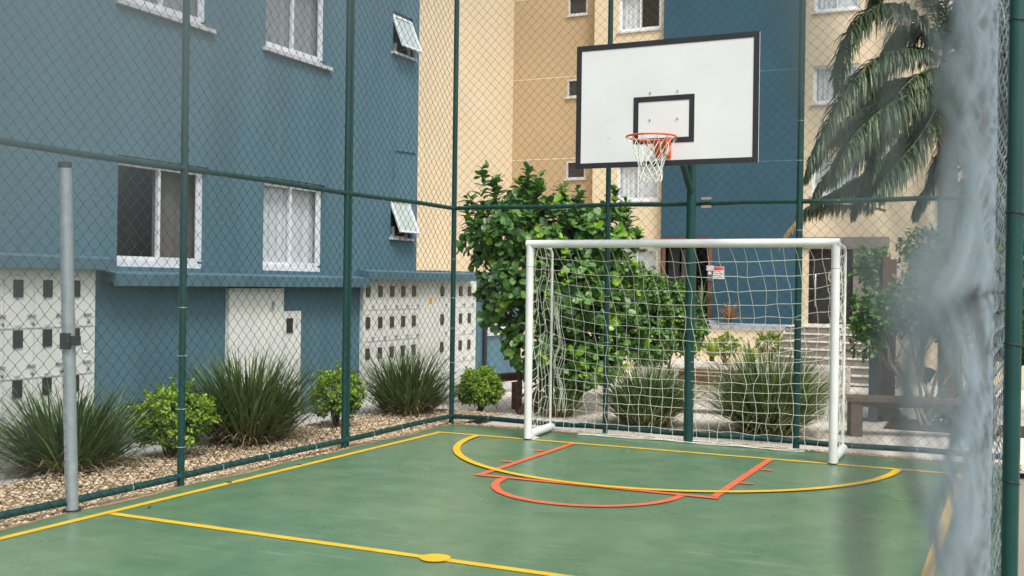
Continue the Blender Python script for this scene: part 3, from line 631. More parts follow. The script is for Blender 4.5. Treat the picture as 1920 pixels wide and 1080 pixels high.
# ------------------------------------------------------------------ goal
G0, G1, GH = 1.045, 4.135, 2.04
gl = thing('futsal_goal', 'white tubular futsal goal on the back line', 'goal', ((G0+G1)/2, 0, 0))
for gx, sg_ in ((G0, -1), (G1, 1)):
    MB().tube([(gx, 0, .012), (gx, 0, GH-.008)], .040, 24).build('goal_post', MT['goalpaint'], gl)
    MB().tube([(gx, 0, 1.80), (gx, 0, 1.806)], .0406, 24).build('joint_ring', MT['greypaint'], gl)
    MB().tube([(gx, 0, .003), (gx, 0, .013)], .043, 20).build('foot_cap', MT['iron'], gl)
    rx = gx+(-.035 if sg_ < 0 else -.012)
    MB().tube([(gx, .05, .052), (rx, .70, .052)], .045, 18).build('ground_tube', MT['goalpaint'], gl)
    MB().box(gx-.03 if sg_ < 0 else gx-.06, gx+.06 if sg_ < 0 else gx+.03, .045, .16, .003, .012).build('foot_plate', MT['goalpaint'], gl)
    MB().tube([(gx, .02, GH), (rx, .30, GH+.0), (rx, .62, GH-.03), (rx, .665, GH-.08), (rx, .67, GH-.2), (rx, .67, 1.), (rx, .67, .09)], .0145, 10).build('back_stay', MT['goalpaint'], gl)
MB().tube([(G0-.035, 0, GH), (G1+.035, 0, GH)], .041, 24).build('crossbar', MT['goalpaint'], gl)
# the net
ng = thing('goal_net', 'white square mesh net hanging on the futsal goal and tied to the hoop pole', 'net', ((G0+G1)/2, .4, 0))
NU, NV = 26, 18
g = np.random.default_rng(21); NP = np.zeros((NU, NV, 3))
for i in range(NU):
    uu = i/(NU-1); x = G0+.01+(G1-G0-.02)*uu; e = min(uu, 1-uu)*(G1-G0)
    for j in range(NV):
        vv = j/(NV-1)
        depth = .66*(1-math.exp(-vv*5.5))+.02; depth = min(depth, .69)
        sag = .26*(1-math.exp(-e/.45))*math.sin(math.pi*min(1, vv*1.15))*.75
        z = (GH-.03)*(1-vv)-sag*(1-vv*.6)+.012
        zp = max(z, .012+.012*abs(math.sin(i*2.1)))
        yy = depth-.12*math.exp(-e/.2)*0
        NP[i, j] = (x+.012*math.sin(j*1.3+i*2.2)+.008*g.normal(), yy+.02*math.sin(i*.9+j*.5), zp+.006*g.normal()*(0 < j))
    for j in range(NV):
        if NP[i, j, 2] < .02: NP[i, j, 2] = .014
# pull one knot to the hoop pole
for i in range(NU):
    for j in range(NV):
        dd = (NP[i, j, 0]-2.56)**2/.02+(NP[i, j, 2]-1.36)**2/.03; NP[i, j, :2] += (np.array([2.54, .66])-NP[i, j, :2])*math.exp(-dd)*.75
def smooth_path(P, sub=3, amp=.004):
    P = np.array(P); n = len(P); out_ = []
    for a in range(n-1):
        p0, p1, p2, p3 = P[max(a-1, 0)], P[a], P[a+1], P[min(a+2, n-1)]
        for t in np.arange(sub)/sub: out_.append(.5*((2*p1)+(-p0+p2)*t+(2*p0-5*p1+4*p2-p3)*t*t+(-p0+3*p1-3*p2+p3)*t**3))
    out_.append(P[-1]); return np.array(out_)
NR = .0024
m = MB()
for i in range(NU): m.tube(smooth_path(NP[i]), NR, 4, caps=False)
for j in range(NV): m.tube(smooth_path(NP[:, j]), NR, 4, caps=False)
m.build('back_panel', MT['netcord'], ng)
for gx, sg_ in ((G0, -1), (G1, 1)):                                   # gathered side panels
    m = MB(); rx = gx+(-.035 if sg_ < 0 else -.012); strands = []
    for i in range(6):
        t = (i+.6)/6.2; y = .04+.6*t; ph = g.random()*6
        strands.append([np.array((gx+(rx-gx)*t+.02*math.sin(j*1.1+ph)*(.5+t), y+.035*math.sin(j*.9+ph*2)+.012*g.normal(), (GH-.03)*(1-j/17)+.03)) for j in range(18)])
        m.tube(smooth_path(strands[-1]), NR, 4, caps=False)
    for j in range(1, 18):
        m.tube(smooth_path([np.array((gx, .03, strands[0][j][2]+.03))]+[s_[j]+np.array((0, 0, .03*math.sin(a*1.7+j))) for a, s_ in enumerate(strands)]+[np.array((rx, .66, strands[-1][j][2]))]), NR, 4, caps=False)
    m.build('side_panel', MT['netcord'], ng)
    m = MB()                                                           # bunched cords beside the back stay
    for i in range(6):
        ph = g.random()*6.28; x0 = rx-sg_*(.04+.012*i)
        m.tube(smooth_path([np.array((x0+sg_*-.03*math.sin(j*.8+ph)-sg_*.004*j, .66+.03*math.cos(j*1.3+ph), 1.5-.085*j)) for j in range(16)]), NR, 4, caps=False)
    m.build('gathered_cords', MT['netcord'], ng)
m = MB()
for s_ in range(3): m.tube(smooth_path([np.array((G0+.35+i*.14, .52+.035*math.sin(i*1.1+s_*2)+.03*s_+.1*min(1, i/5)*(1-i/22), .014+.006*(s_ == 2))) for i in range(18)]), .004, 5, caps=False)
m.build('bottom_rope', MT['netcord'], ng)

# ------------------------------------------------------------------ basketball hoop
BX, BY, BZ, BW, BH = 2.595, -.38, 2.763, 1.79, 1.198
hp = thing('basketball_hoop', 'basketball hoop with a white rectangular backboard on a green pole behind the goal', 'basketball hoop', (2.57, .68, 0))
MB().tube([(2.57, .68, 0), (2.57, .68, 1.5), (2.57, .68, 3.75)], .05, 24).build('pole', MT['post'], hp)
MB().tube([(2.57, .68, 2.58), (2.57, .40, 2.82), (2.57, -.34, 3.35)], .034, 14).build('brace', MT['post'], hp)
MB().tube([(2.57, .68, 3.65), (2.57, -.35, 3.65)], .04, 14).build('arm', MT['post'], hp)
f = MB(); f.box(BX-.75, BX+.75, BY+.035, BY+.07, BZ+.25, BZ+.29); f.box(BX-.75, BX+.75, BY+.035, BY+.07, BZ+.9, BZ+.94); f.build('board_frame', MT['post'], hp)
bd = MB().box(BX-BW/2, BX+BW/2, BY, BY+.03, BZ, BZ+BH).build('backboard', MT['board'], hp)
fr = MB(); b = .05; y0, y1 = BY-.004, BY-.0005
for q in ((BX-BW/2-.003, BX+BW/2+.003, BZ-.003, BZ+b), (BX-BW/2-.003, BX+BW/2+.003, BZ+BH-b, BZ+BH+.003), (BX-BW/2-.003, BX-BW/2+b, BZ+b, BZ+BH-b), (BX+BW/2-b, BX+BW/2+.003, BZ+b, BZ+BH-b)): fr.box(q[0], q[1], y0, y1, q[2], q[3])
fr.build('border', MT['black'], bd)
sq = MB(); s0, s1, t0, t1 = BX-.305, BX+.295, BZ+.215, BZ+.665
for q in ((s0, s1, t0, t0+b), (s0, s1, t1-b, t1), (s0, s0+b, t0+b, t1-b), (s1-b, s1, t0+b, t1-b)): sq.box(q[0], q[1], y0, y1, q[2], q[3])
sq.build('target_square', MT['black'], bd)
bl = MB()
for bx_ in (-.14, .13):
    for bz_ in (.44, .70): bl.tube([(BX+bx_, BY+.001, BZ+bz_), (BX+bx_, BY-.008, BZ+bz_)], .009, 10)
bl.build('bolts', MT['greypaint'], bd)
RZ = BZ+.225; RC = (BX, BY-.375, RZ); rr = .228
rim = MB().tube([(RC[0]+rr*math.cos(a), RC[1]+rr*math.sin(a), RZ) for a in np.linspace(0, 6.2832, 49)[:-1]], .009, 10, True).build('rim', MT['orange'], hp)
bk = MB(); bk.add([(BX-.06, BY-.005, RZ+.01), (BX+.06, BY-.005, RZ+.01), (BX+.06, BY-.15, RZ), (BX-.06, BY-.15, RZ), (BX-.06, BY-.005, RZ-.14), (BX+.06, BY-.005, RZ-.14), (BX+.06, BY-.06, RZ-.13), (BX-.06, BY-.06, RZ-.13)],
       [(0, 1, 2, 3), (0, 4, 5, 1), (3, 2, 6, 7), (0, 3, 7, 4), (1, 5, 6, 2), (4, 7, 6, 5)]); bk.box(BX-.075, BX+.075, BY-.0095, BY-.0055, RZ-.16, RZ+.02)
bk.build('bracket', MT['orange'], hp)
for s_ in (-1, 1): MB().tube([(BX+s_*.05, BY-.03, RZ-.12), (BX+s_*.13, BY-.375+.1, RZ-.012)], .006, 8).build('stay', MT['orange'], hp)
m = MB(); ga = np.random.default_rng(4); n = 12; rows = 7; Rr = [.226, .175, .135, .112, .104, .1, .104, .098]; Zr = [0, .1, .175, .235, .285, .33, .37, .405]
for dr_ in (1, -1):
    for kk in range(n):
        P = []
        for j in range(8):
            a = 2*math.pi*(kk+.5*dr_*j)/n+.05*ga.normal(); P.append((RC[0]+(Rr[j]+.006*ga.normal())*math.cos(a), RC[1]+(Rr[j]+.006*ga.normal())*math.sin(a), RZ-.008-Zr[j]-.008*ga.normal()))
        m.tube(smooth_path(P, 3), .0032, 5, caps=False)
m.build('hoop_net', MT['cord'], hp)

# ------------------------------------------------------------------ planting
def unit(v): return v/(np.linalg.norm(v, axis=-1, keepdims=True)+1e-9)
def leaves(name, parent, mt, P, dirv, up, size, kind='paddle', aspect=.6, curl=.15):
    """one mesh of many leaves: each at P growing along dirv, face towards up"""
    d = unit(dirv); s = unit(np.cross(d, up)); nrm = np.cross(s, d); n = len(P)
    if kind == 'paddle': prof = [(0, .06), (.25, .28), (.55, .5), (.82, .44), (1, .16)]
    elif kind == 'small': prof = [(0, .1), (.5, .5), (1, .12)]
    else: prof = [(0, .3), (.5, .5), (1, .05)]
    rows = []
    for (t, wv) in prof:
        for sg_ in (-1, 0, 1):
            rows.append((sg_*wv*aspect, t, (-curl*t*t*1.6)+(.10*aspect if sg_ else 0.)))
    T = np.array(rows)
    V = P[:, None]+size[:, None, None]*(T[None, :, 0:1]*s[:, None]+T[None, :, 1:2]*d[:, None]+T[None, :, 2:3]*nrm[:, None])
    k = len(prof); f = []
    for a in range(k-1):
        for c in range(2): f.append((a*3+c, a*3+c+1, a*3+c+4, a*3+c+3))
    F = np.array(f)[None]+(len(T)*np.arange(n))[:, None, None]
    return link_mesh(name, V.reshape(-1, 3), [(F.reshape(-1, 4), True)], mt, parent)
def shell_points(blobs, n, g, inner=.55):
    vol = np.array([b[3]*b[4]*b[5] for b in blobs])**.67; pick = g.choice(len(blobs), n, p=vol/vol.sum())
    B = np.array(blobs)[pick]; v = unit(g.normal(size=(n, 3))); rad = inner+(1-inner)*g.random((n, 1))**.6
    return B[:, :3]+v*rad*B[:, 3:6], v
def limb(mb, p, q, r0, r1, g, wob=.06, n=6):
    p, q = np.array(p, float), np.array(q, float)
    P = [p+(q-p)*t+wob*np.linalg.norm(q-p)*math.sin(math.pi*t)*g.normal(size=3)*.5 for t in np.linspace(0, 1, n)]
    mb.tube(smooth_path(P, 2), list(np.linspace(r0, r1, 2*(n-1)+1)), 7)
# clusia bush
def paddle_bush(name, label, base, blobs, nros, lmin, lmax, mt, seed, newshare=.12, trunks=5, mt2='leafnew', per=7, spikes=()):
    g = np.random.default_rng(seed); t = thing(name, label, 'bush', base)
    C, v = shell_points(blobs, nros, g, .5)
    for s_ in spikes: 
        for q in np.linspace(0, 1, 7): C = np.vstack([C, np.array(s_[:3])+q*np.array(s_[3:6])]); v = np.vstack([v, unit(np.array([s_[3:6]]))])
    ax_ = unit(v+np.array([0, 0, .55])+.35*g.normal(size=v.shape))
    P = []; D = []; U = []; Sz = []; new = []
    for c, a in zip(C, ax_):
        b1 = unit(np.cross(a, g.normal(size=3))); b2 = np.cross(a, b1); isn = g.random() < newshare
        for q in range(per):
            an = q*2.4+.3*g.normal(); tl = .35+.5*g.random() if q < 3 else 1.0+.4*g.random()
            d = unit(a*(math.cos(tl))+(b1*math.cos(an)+b2*math.sin(an))*math.sin(tl)); sz_ = (lmin+(lmax-lmin)*g.random())*(.75 if q < 2 else 1)
            P.append(c-a*.02*q*.4+g.normal(size=3)*.02); D.append(d); U.append(a); Sz.append(sz_); new.append(isn and q < 4)
    P, D, U, Sz, new = map(np.array, (P, D, U, Sz, new))
    leaves('foliage', t, MT[mt], P[~new], D[~new], U[~new], Sz[~new], 'paddle', .72)
    if new.any(): leaves('young_foliage', t, MT[mt2], P[new], D[new], U[new], Sz[new], 'paddle', .72)
    m = MB()
    for i in range(trunks):
        q = blobs[i % len(blobs)]; limb(m, np.array(base)+g.normal(size=3)*(.09, .09, 0), np.array(q[:3])+g.normal(size=3)*.15, .04, .012, g)
        for _ in range(3): limb(m, np.array(base)*.4+np.array(q[:3])*.6+g.normal(size=3)*.1, np.array(q[:3])+unit(g.normal(size=3))*np.array(q[3:6])*.8, .016, .005, g)
    m.build('stems', MT['bark'], t); return t
D0 = 14.6
def blob(px, py, D, rx, ry=None, rz=None): p = at_d(px, py, D); return (p[0], p[1], p[2], rx, ry or rx, rz or rx)
cl_b = [blob(1020, 690, 14.2, .3, .3, .22), blob(1085, 705, 14.3, .35, .3, .22), blob(1050, 665, 14.2, .35, .3, .3), blob(1120, 680, 14.5, .4, .35, .3), blob(1160, 620, 15, .4, .35, .4), blob(945, 430, 14.2, .46, .45, .42), blob(1030, 440, 14.4, .6, .55, .5), blob(1120, 440, 14.6, .48, .5, .42), blob(960, 530, 14.2, .5, .5, .5), blob(1060, 545, 14.3, .6, .6, .6), blob(1130, 540, 14.8, .55, .5, .6),
        blob(1000, 640, 14.2, .42, .4, .42), blob(1100, 640, 14.6, .5, .45, .4), blob(910, 455, 14.2, .3, .35, .32), blob(925, 585, 14.2, .22, .25, .28), blob(990, 375, 14.5, .3, .3, .26)]
def spike(px, py, py1, D, px1=None): a = at_d(px, py, D); b = at_d(px1 or px, py1, D); return tuple(a)+tuple(b-a)
paddle_bush('paddle_leaf_bush', 'big glossy dark green bush with round paddle leaves behind the goal', tuple(at_d(985, 715, 14.4)*np.array([1, 1, 0])+np.array([0, 0, -.1])), cl_b, 1500, .085, .155, 'leaf', 31, .24, 7,
            spikes=[spike(905, 400, 315, 14.2), spike(985, 380, 318, 14.3, 990), spike(1000, 370, 335, 14.3, 1010), spike(1050, 390, 352, 14.4, 1055), spike(930, 370, 335, 14.2), spike(1150, 400, 350, 14.8), spike(1175, 420, 378, 14.8), spike(1195, 470, 436, 14.9), spike(880, 420, 370, 14.2), spike(1085, 400, 360, 14.5)])
sb = [blob(1200, 545, 16, .38, .4, .4), blob(1255, 575, 16.2, .4, .4, .42), blob(1215, 640, 16, .42, .4, .38), blob(1290, 620, 16.4, .3, .3, .42), blob(1170, 600, 16, .4)]
paddle_bush('round_leaf_bush', 'lighter green smaller leaved bush right of the big paddle leaf bush', tuple(on_z(1240, 715, -.1)), sb, 1300, .055, .09, 'leafsmall', 32, .15, 4)
# strap-leaf clumps
def clump(label, base, rad, h, n, seed, dry=60, pale=.1, spread=1.):
    g = np.random.default_rng(seed); t = thing('grass_clump', label, 'grass clump', tuple(base), 'strap leaved grass clumps along the fences')
    def blades(name, n, mt, hmin, hmax, lean, wdt, droop):
        seg = 6; az = g.random(n)*6.283; r0 = rad*.28*np.sqrt(g.random(n)); L = h*(hmin+(hmax-hmin)*g.random(n)); th = lean[0]+(lean[1]-lean[0])*g.random(n)**1.0
        th *= spread
        dx, dy = np.cos(az), np.sin(az); bx = base[0]+r0*np.cos(az+.5*g.normal(size=n)); by = base[1]+r0*np.sin(az+.5*g.normal(size=n))
        V = np.zeros((n, seg+1, 2, 3)); x = np.zeros(n); z = np.zeros(n); wd = wdt*(.7+.6*g.random(n)); tw = .5*g.normal(size=n); dr = droop*(.4+1.2*g.random(n)**2)
        for s_ in range(seg+1):
            f = s_/seg; ww = wd*(1-f**2.2)*.5+.0006
            px_, py_ = -np.sin(az+tw)*ww, np.cos(az+tw)*ww
            V[:, s_, 0] = np.stack([bx+dx*x+px_, by+dy*x+py_, base[2]+z], -1); V[:, s_, 1] = np.stack([bx+dx*x-px_, by+dy*x-py_, base[2]+z], -1)
            a = th+dr*f*f; x = x+np.sin(a)*L/seg; z = np.maximum(z+np.cos(a)*L/seg, -.0)
        idx = np.arange(n*(seg+1)*2).reshape(n, seg+1, 2)
        F = np.stack([idx[:, :-1, 0], idx[:, :-1, 1], idx[:, 1:, 1], idx[:, 1:, 0]], -1).reshape(-1, 4)
        return link_mesh(name, V.reshape(-1, 3), [(F, True)], MT[mt], t)
    blades('blades', int(n*.8), 'blade', .5, 1.12, (.03, .95), .019, .9)
    blades('pale_blades', int(n*pale), 'blade2', .6, 1.05, (.2, 1.05), .015, 1.)
    blades('dry_blades', dry*2, 'dry', .3, .75, (.6, 1.45), .011, 1.2)
    return t
def gpt(px, py, z=-.06): p = on_z(px, py, z); return np.array((p[0], p[1], z))
clump('broad dark grass clump nearest the camera, behind the galvanised pole', gpt(130, 885), .85, .82, 1300, 41, 260, spread=1.15)
clump('largest dark grass clump before the stepped white cabinet', gpt(466, 832), .95, 1.0, 1700, 42, 260)
clump('grass clump under the white meter wall near the fence corner', gpt(765, 778), .8, .9, 1300, 43, 180)
clump('low sparse grass clump beside the left goal post', gpt(1050, 780, -.1), .4, .65, 320, 44, 60, .25)
clump('grass clump behind the net left of the hoop pole', gpt(1212, 798, -.1), .75, .86, 1200, 45, 120, .3)
clump('tallest grass clump behind the net right of the hoop pole', gpt(1440, 815, -.1), .85, 1.12, 1500, 46, 160, .3, 1.1)
# clipped lime shrubs
def ball_shrub(label, base, r, hgt, n, seed, size=.03, flat_=1.):
    g = np.random.default_rng(seed); t = thing('round_shrub', label, 'shrub', tuple(base), 'small round lime shrubs along the fence'); c = np.array(base)+np.array((0, 0, hgt*.58))
    v = unit(g.normal(size=(n, 3))); v = v[v[:, 2] > -.75]; n = len(v); lump = 1+.14*np.sin(v[:, 0]*5+seed)*np.cos(v[:, 1]*4+v[:, 2]*3)+.10*np.sin(v[:, 2]*7+v[:, 1]*6+seed*2)*np.cos(v[:, 0]*8)
    rad = (.55+.45*g.random((n, 1))**.5)*lump[:, None]; C = c+v*rad*np.array((r, r, hgt*.45))
    for q in range(16):                                                  # loose sprigs past the clipped outline
        d = unit(g.normal(size=3)+np.array((0, 0, .9))); ts = np.linspace(.9, 1.12+.22*g.random(), 6)[:, None]; C = np.vstack([C, c+d*ts*np.array((r, r, hgt*.45))]); v = np.vstack([v, np.tile(d, (6, 1))]); rad = np.vstack([rad, np.ones((6, 1))])
    P = []; D = []; U = []
    for q in range(5):
        P.append(C+g.normal(size=C.shape)*.006); D.append(unit(v*.7+np.array((0, 0, .5))+.8*g.normal(size=C.shape))); U.append(unit(v+np.array((0, 0, .6))+.3*g.normal(size=C.shape)))
    P, D, U = map(np.concatenate, (P, D, U)); rr_ = np.tile(rad[:, 0], 5); zz = np.tile(v[:, 2], 5)
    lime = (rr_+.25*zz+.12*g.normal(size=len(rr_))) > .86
    Sz = size*(.7+.6*g.random(len(P)))
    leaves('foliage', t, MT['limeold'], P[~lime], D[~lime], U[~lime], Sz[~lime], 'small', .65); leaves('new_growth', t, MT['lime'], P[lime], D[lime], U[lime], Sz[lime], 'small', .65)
    m = MB()
    for i in range(8): limb(m, np.array(base)+g.normal(size=3)*(.03, .03, 0), c+unit(g.normal(size=3))*np.array((r, r, hgt*.4))*.7, .014, .004, g)
    m.build('stems', MT['bark'], t)
ball_shrub('loose lime green shrub in front of the plain blue wall', gpt(322, 862), .35, .64, 1150, 51, .036)
ball_shrub('lime green shrub half hidden by the doubled fence post', gpt(630, 808), .28, .66, 950, 52, .034)
ball_shrub('neatly clipped bright shrub just right of the corner post', gpt(898, 778, -.1), .30, .60, 2200, 53, .026)

g = np.random.default_rng(99)                                          # a few dry leaves blown on to the court
for k_, (px, py) in enumerate(((622, 846), (608, 852), (560, 872), (700, 822), (430, 905), (655, 838), (280, 952), (755, 812))):
    p = on_z(px, py, .004); a = g.random()*6.28; L_ = .022+.016*g.random(); d = np.array((math.cos(a), math.sin(a), 0)); q = np.array((-d[1], d[0], 0))
    V = [p-d*L_, p-d*L_*.3+q*L_*.45+(0, 0, .008), p-d*L_*.3+(0, 0, .003), p-d*L_*.3-q*L_*.45+(0, 0, .009), p+d*L_*.4+q*L_*.4+(0, 0, .01), p+d*L_*.4+(0, 0, .004), p+d*L_*.4-q*L_*.4+(0, 0, .008), p+d*L_+(0, 0, .012)]
    tag(MB().add(V, [(0, 2, 1), (0, 3, 2), (1, 2, 5, 4), (2, 3, 6, 5), (4, 5, 7), (5, 6, 7)]).build('fallen_leaf', MT['dry' if k_ % 2 else 'bark'], None, p), 'small dry fallen leaf on the green court beside the left fence', 'leaf', 'fallen leaves along the left edge of the court')

# right side: timber post, bench, small tree, spotlight
tp = at_d(1665, 600, 14.2); tz = at_d(1665, 482, 14.2)[2]
ps = thing('timber_post', 'tall dark brown timber post with a flared foot behind the bench', 'post', (tp[0], tp[1], -.1))
MB().frame((tp[0], tp[1], 0), (cr[0], cr[1], 0), (-cf[0], -cf[1], 0), -.10, .0, -.07, .07, -.1, tz).frame((tp[0], tp[1], 0), (cr[0], cr[1], 0), (-cf[0], -cf[1], 0), .003, .085, -.055, .06, -.1, tz-.03).build('shaft', MT['wood'], ps)
MB().frame((tp[0]+.1, tp[1], 0), (cr[0], cr[1], 0), (-cf[0], -cf[1], 0), -.2, .12, -.14, .14, -.1, -.03).add([(tp[0]+x, tp[1]+y, z) for x, y, z in ((-.16, -.14, -.03), (.18, -.14, -.03), (.18, .14, -.03), (-.16, .14, -.03), (-.09, -.075, .16), (.1, -.075, .16), (.1, .075, .16), (-.09, .075, .16))], [(0, 1, 5, 4), (1, 2, 6, 5), (2, 3, 7, 6), (3, 0, 4, 7)]).build('foot', MT['woodgrey'], ps)
pz = at_d(1655, 640, 13.9)
p2 = thing('planter_post', 'short grey-blue post standing just left of the tall brown timber post', 'post', (pz[0]-.12, pz[1], -.1))
MB().box(pz[0]-.16, pz[0]-.05, pz[1]-.05, pz[1]+.05, -.1, 1.0).build('shaft', MT['plate'], p2); MB().box(pz[0]-.17, pz[0]-.04, pz[1]-.06, pz[1]+.06, 1.001, 1.03).build('cap', MT['plate'], p2)
bz = .36; ba = at_d(1592, 745, 12.5); 
bn = thing('bench', 'brown timber bench with thick legs behind the back fence by the small tree', 'bench', (ba[0]+.8, ba[1]+.2, -.1))
bu = np.array((.96, .28, 0)); bn_ = np.array((-.28, .96, 0)); bo = np.array((ba[0], ba[1], 0))
m = MB()
for i in range(3): m.frame(bo, bu, bn_, -.05, 1.75, .125*i, .125*i+.115, bz-.05, bz)
m.build('seat', MT['woodgrey'], bn)
for a in (.03, 1.5): MB().frame(bo, bu, bn_, a, a+.13, .02, .34, -.1, bz-.052).build('leg', MT['woodgrey'], bn)
MB().frame(bo, bu, bn_, .17, 1.49, .15, .21, bz-.12, bz-.053).build('stretcher', MT['woodgrey'], bn)
# grates and planting bed
gp = on_z(1630, 787, -.1); structure(MB().box(gp[0]-.2, gp[0]+.18, gp[1]-.16, gp[1]+.16, -.1, -.092).build('drain_cover', MT['plate']))
mu = on_z(1735, 800, -.1)
structure(MB().box(mu[0]-.45, mu[0]+1.2, mu[1]-.5, mu[1]+.6, -.1, -.085).build('mulch_bed', MT['mulch']))
tb = np.array((mu[0]+.05, mu[1]+.1, -.09)); g = np.random.default_rng(61)
tr_ = thing('small_tree', 'small multi-stemmed tree with pale bare stems behind the bench', 'tree', tuple(tb)); m = MB()
tb_b = [blob(1640, 590, 13.6, .3, .35, .32), blob(1700, 585, 13.6, .36, .35, .3), blob(1745, 540, 13.6, .4, .4, .42), blob(1632, 500, 14.3, .2, .25, .25), blob(1735, 480, 14.8, .4, .35, .38), blob(1790, 590, 13.5, .35), blob(1625, 640, 13.6, .2, .2, .2), blob(1800, 500, 13.8, .35)]
for q in tb_b:
    mid = tb*.5+np.array(q[:3])*.5+g.normal(size=3)*(.14, .1, 0); limb(m, tb+g.normal(size=3)*(.09, .06, 0), mid, .026, .018, g, .05); limb(m, mid, q[:3], .018, .006, g, .05)
    for _ in range(2): limb(m, mid, np.array(q[:3])+g.normal(size=3)*.2, .01, .004, g, .05)
m.build('trunk', MT['palebark'], tr_)
C, v = shell_points(tb_b, 900, g, .35); P = []; D = []; U = []
for q in range(7):
    P.append(C+g.normal(size=C.shape)*.03); D.append(unit(v*.6+np.array((0, 0, .35))+.7*g.normal(size=C.shape))); U.append(unit(v*.5+np.array((0, 0, 1.))+.3*g.normal(size=C.shape)))
P, D, U = map(np.concatenate, (P, D, U)); leaves('crown', tr_, MT['leafsmall'], P, D, U, .06+.05*g.random(len(P)), 'paddle', .5)
gb = on_z(1765, 800, -.09); 
ball_b = [(gb[0]+.1, gb[1]+.1, .12, .26, .2, .2), (gb[0]+.35, gb[1]+.05, .2, .25, .25, .26)]
paddle_bush('low_shrub', 'low bright shrub in the mulch bed at the end of the bench', (gb[0]+.15, gb[1]+.05, -.09), ball_b, 90, .05, .08, 'leafsmall', 62, .4, 3)
sp = at_d(1740, 705, 13.6); sl = thing('spotlight', 'small black garden spotlight under the small tree', 'spotlight', (sp[0], sp[1], -.09))
MB().tube([sp+np.array((-.02, 0, -.07)), sp+np.array((.0, -.01, .0)), sp+np.array((.03, -.03, .08))], [.045, .06, .075], 14).build('housing', MT['blackp'], sl)
MB().tube([(sp[0]-.02, sp[1], -.09), tuple(sp+np.array((-.02, 0, -.06)))], .014, 8).build('stake', MT['blackp'], sl)
# logs / benches glimpsed behind the net
p = at_d(935, 708, 14.9); q = at_d(1010, 702, 15.2)
bm = thing('timber_beam', 'low brown timber beam under the big bush', 'beam', (p[0], p[1], -.1))
MB().tube([p, (p+q)/2, q], .06, 14).build('log', MT['wood'], bm); MB().box(p[0]+.2, p[0]+.27, p[1]-.0, p[1]+.1, -.1, p[2]-.05).build('leg', MT['wood'], bm)
p = at_d(1272, 690, 14.6)
b2 = thing('bench', 'red-brown timber bench seen through the net beside the hoop pole', 'bench', (p[0]+.4, p[1], -.1))
m = MB()
for i in range(3): m.box(p[0], p[0]+.75, p[1]+.13*i, p[1]+.13*i+.12, .44, .49)
m.box(p[0], p[0]+.75, p[1]+.0, p[1]+.03, .30, .42); m.build('seat', MT['wood'], b2)
for xx in (0, .62): MB().box(p[0]+xx, p[0]+xx+.12, p[1]+.04, p[1]+.34, -.1, .439).build('leg', MT['wood'], b2)

# terrace planting
def rosette(name, label, base, n, L, mt, seed, lean=(.2, 1.2), wd=.03, group=None):
    g = np.random.default_rng(seed); t = thing(name, label, 'plant', tuple(base), group); seg = 5; az = g.random(n)*6.283; th = lean[0]+(lean[1]-lean[0])*g.random(n); V = np.zeros((n, seg+1, 2, 3)); x = np.zeros(n); z = np.zeros(n)
    LL = L*(.7+.5*g.random(n))
    for s_ in range(seg+1):
        f = s_/seg; w_ = wd*math.sin(math.pi*min(.97, .15+.85*f))*.6+.002; px_, py_ = -np.sin(az)*w_, np.cos(az)*w_
        V[:, s_, 0] = np.stack([base[0]+np.cos(az)*x+px_, base[1]+np.sin(az)*x+py_, base[2]+z], -1); V[:, s_, 1] = np.stack([base[0]+np.cos(az)*x-px_, base[1]+np.sin(az)*x-py_, base[2]+z], -1)
        a = th+.9*f*f; x = x+np.sin(a)*LL/seg; z = z+np.cos(a)*LL/seg
    idx = np.arange(n*(seg+1)*2).reshape(n, seg+1, 2); F = np.stack([idx[:, :-1, 0], idx[:, :-1, 1], idx[:, 1:, 1], idx[:, 1:, 0]], -1).reshape(-1, 4)
    link_mesh('foliage', V.reshape(-1, 3), [(F, True)], MT[mt], t)
    MB().tube([tuple(np.array(base)-(0, 0, .05)), tuple(np.array(base)+(0, 0, .06))], .04, 8).build('crown_base', MT['bark'], t); return t
b = on_y(1368, 600, 19.95); rosette('cycad', 'orange and green cycad in the kerbed planter on the terrace', (b[0], b[1], zt+.11), 80, .6, 'rust', 71, (.2, 1.5), .022)
b = on_y(1315, 560, 20.6); rosette('cycad', 'dark green cycad on the terrace left of the orange one', (b[0], b[1], zt+.4), 40, 1.0, 'palm', 72, (.3, 1.5), .04)
def low(px, py, D): p = at_d(px, py, D); return np.array((p[0], p[1], gz(p[1])))
for i, (px, py, D, lb_, n) in enumerate(((1335, 660, 17.5, 'yellow-green broad leaved plant left of the two clipped balls', 26), (1405, 672, 17.5, 'yellow-green strap leaved plant between the two clipped balls', 34))):
    p = low(px, py, D); pp = at_d(px, py, D); rosette('garden_plant', lb_, (p[0], p[1], pp[2]-.1), n, .42, 'brom', 80+i, (.1, 1.), .05 if i == 0 else .025, 'yellow-green plants before the terrace')
bedp = at_d(1380, 690, 17.8); 
structure(MB().box(bedp[0]-1.6, bedp[0]+1.6, bedp[1]-.5, bedp[1]+1.6, -1, bedp[2]).build('raised_bed', MT['paving']))
for (px, py, r_, lb_, sd_) in ((1441, 645, .24, 'clipped green ball shrub right of the strap leaved plants', 91), (1361, 647, .22, 'dull green ball shrub left of the other clipped ball', 92)):
    p = at_d(px, py+14, 18.5); g_ = (p[0], p[1], bedp[2]); 
    hgt = at_d(px, py-16, 18.5)[2]-bedp[2]; ball_shrub(lb_, (p[0], p[1], max(bedp[2], hgt*0+p[2]-.2)), r_, .5, 300, sd_, .03)

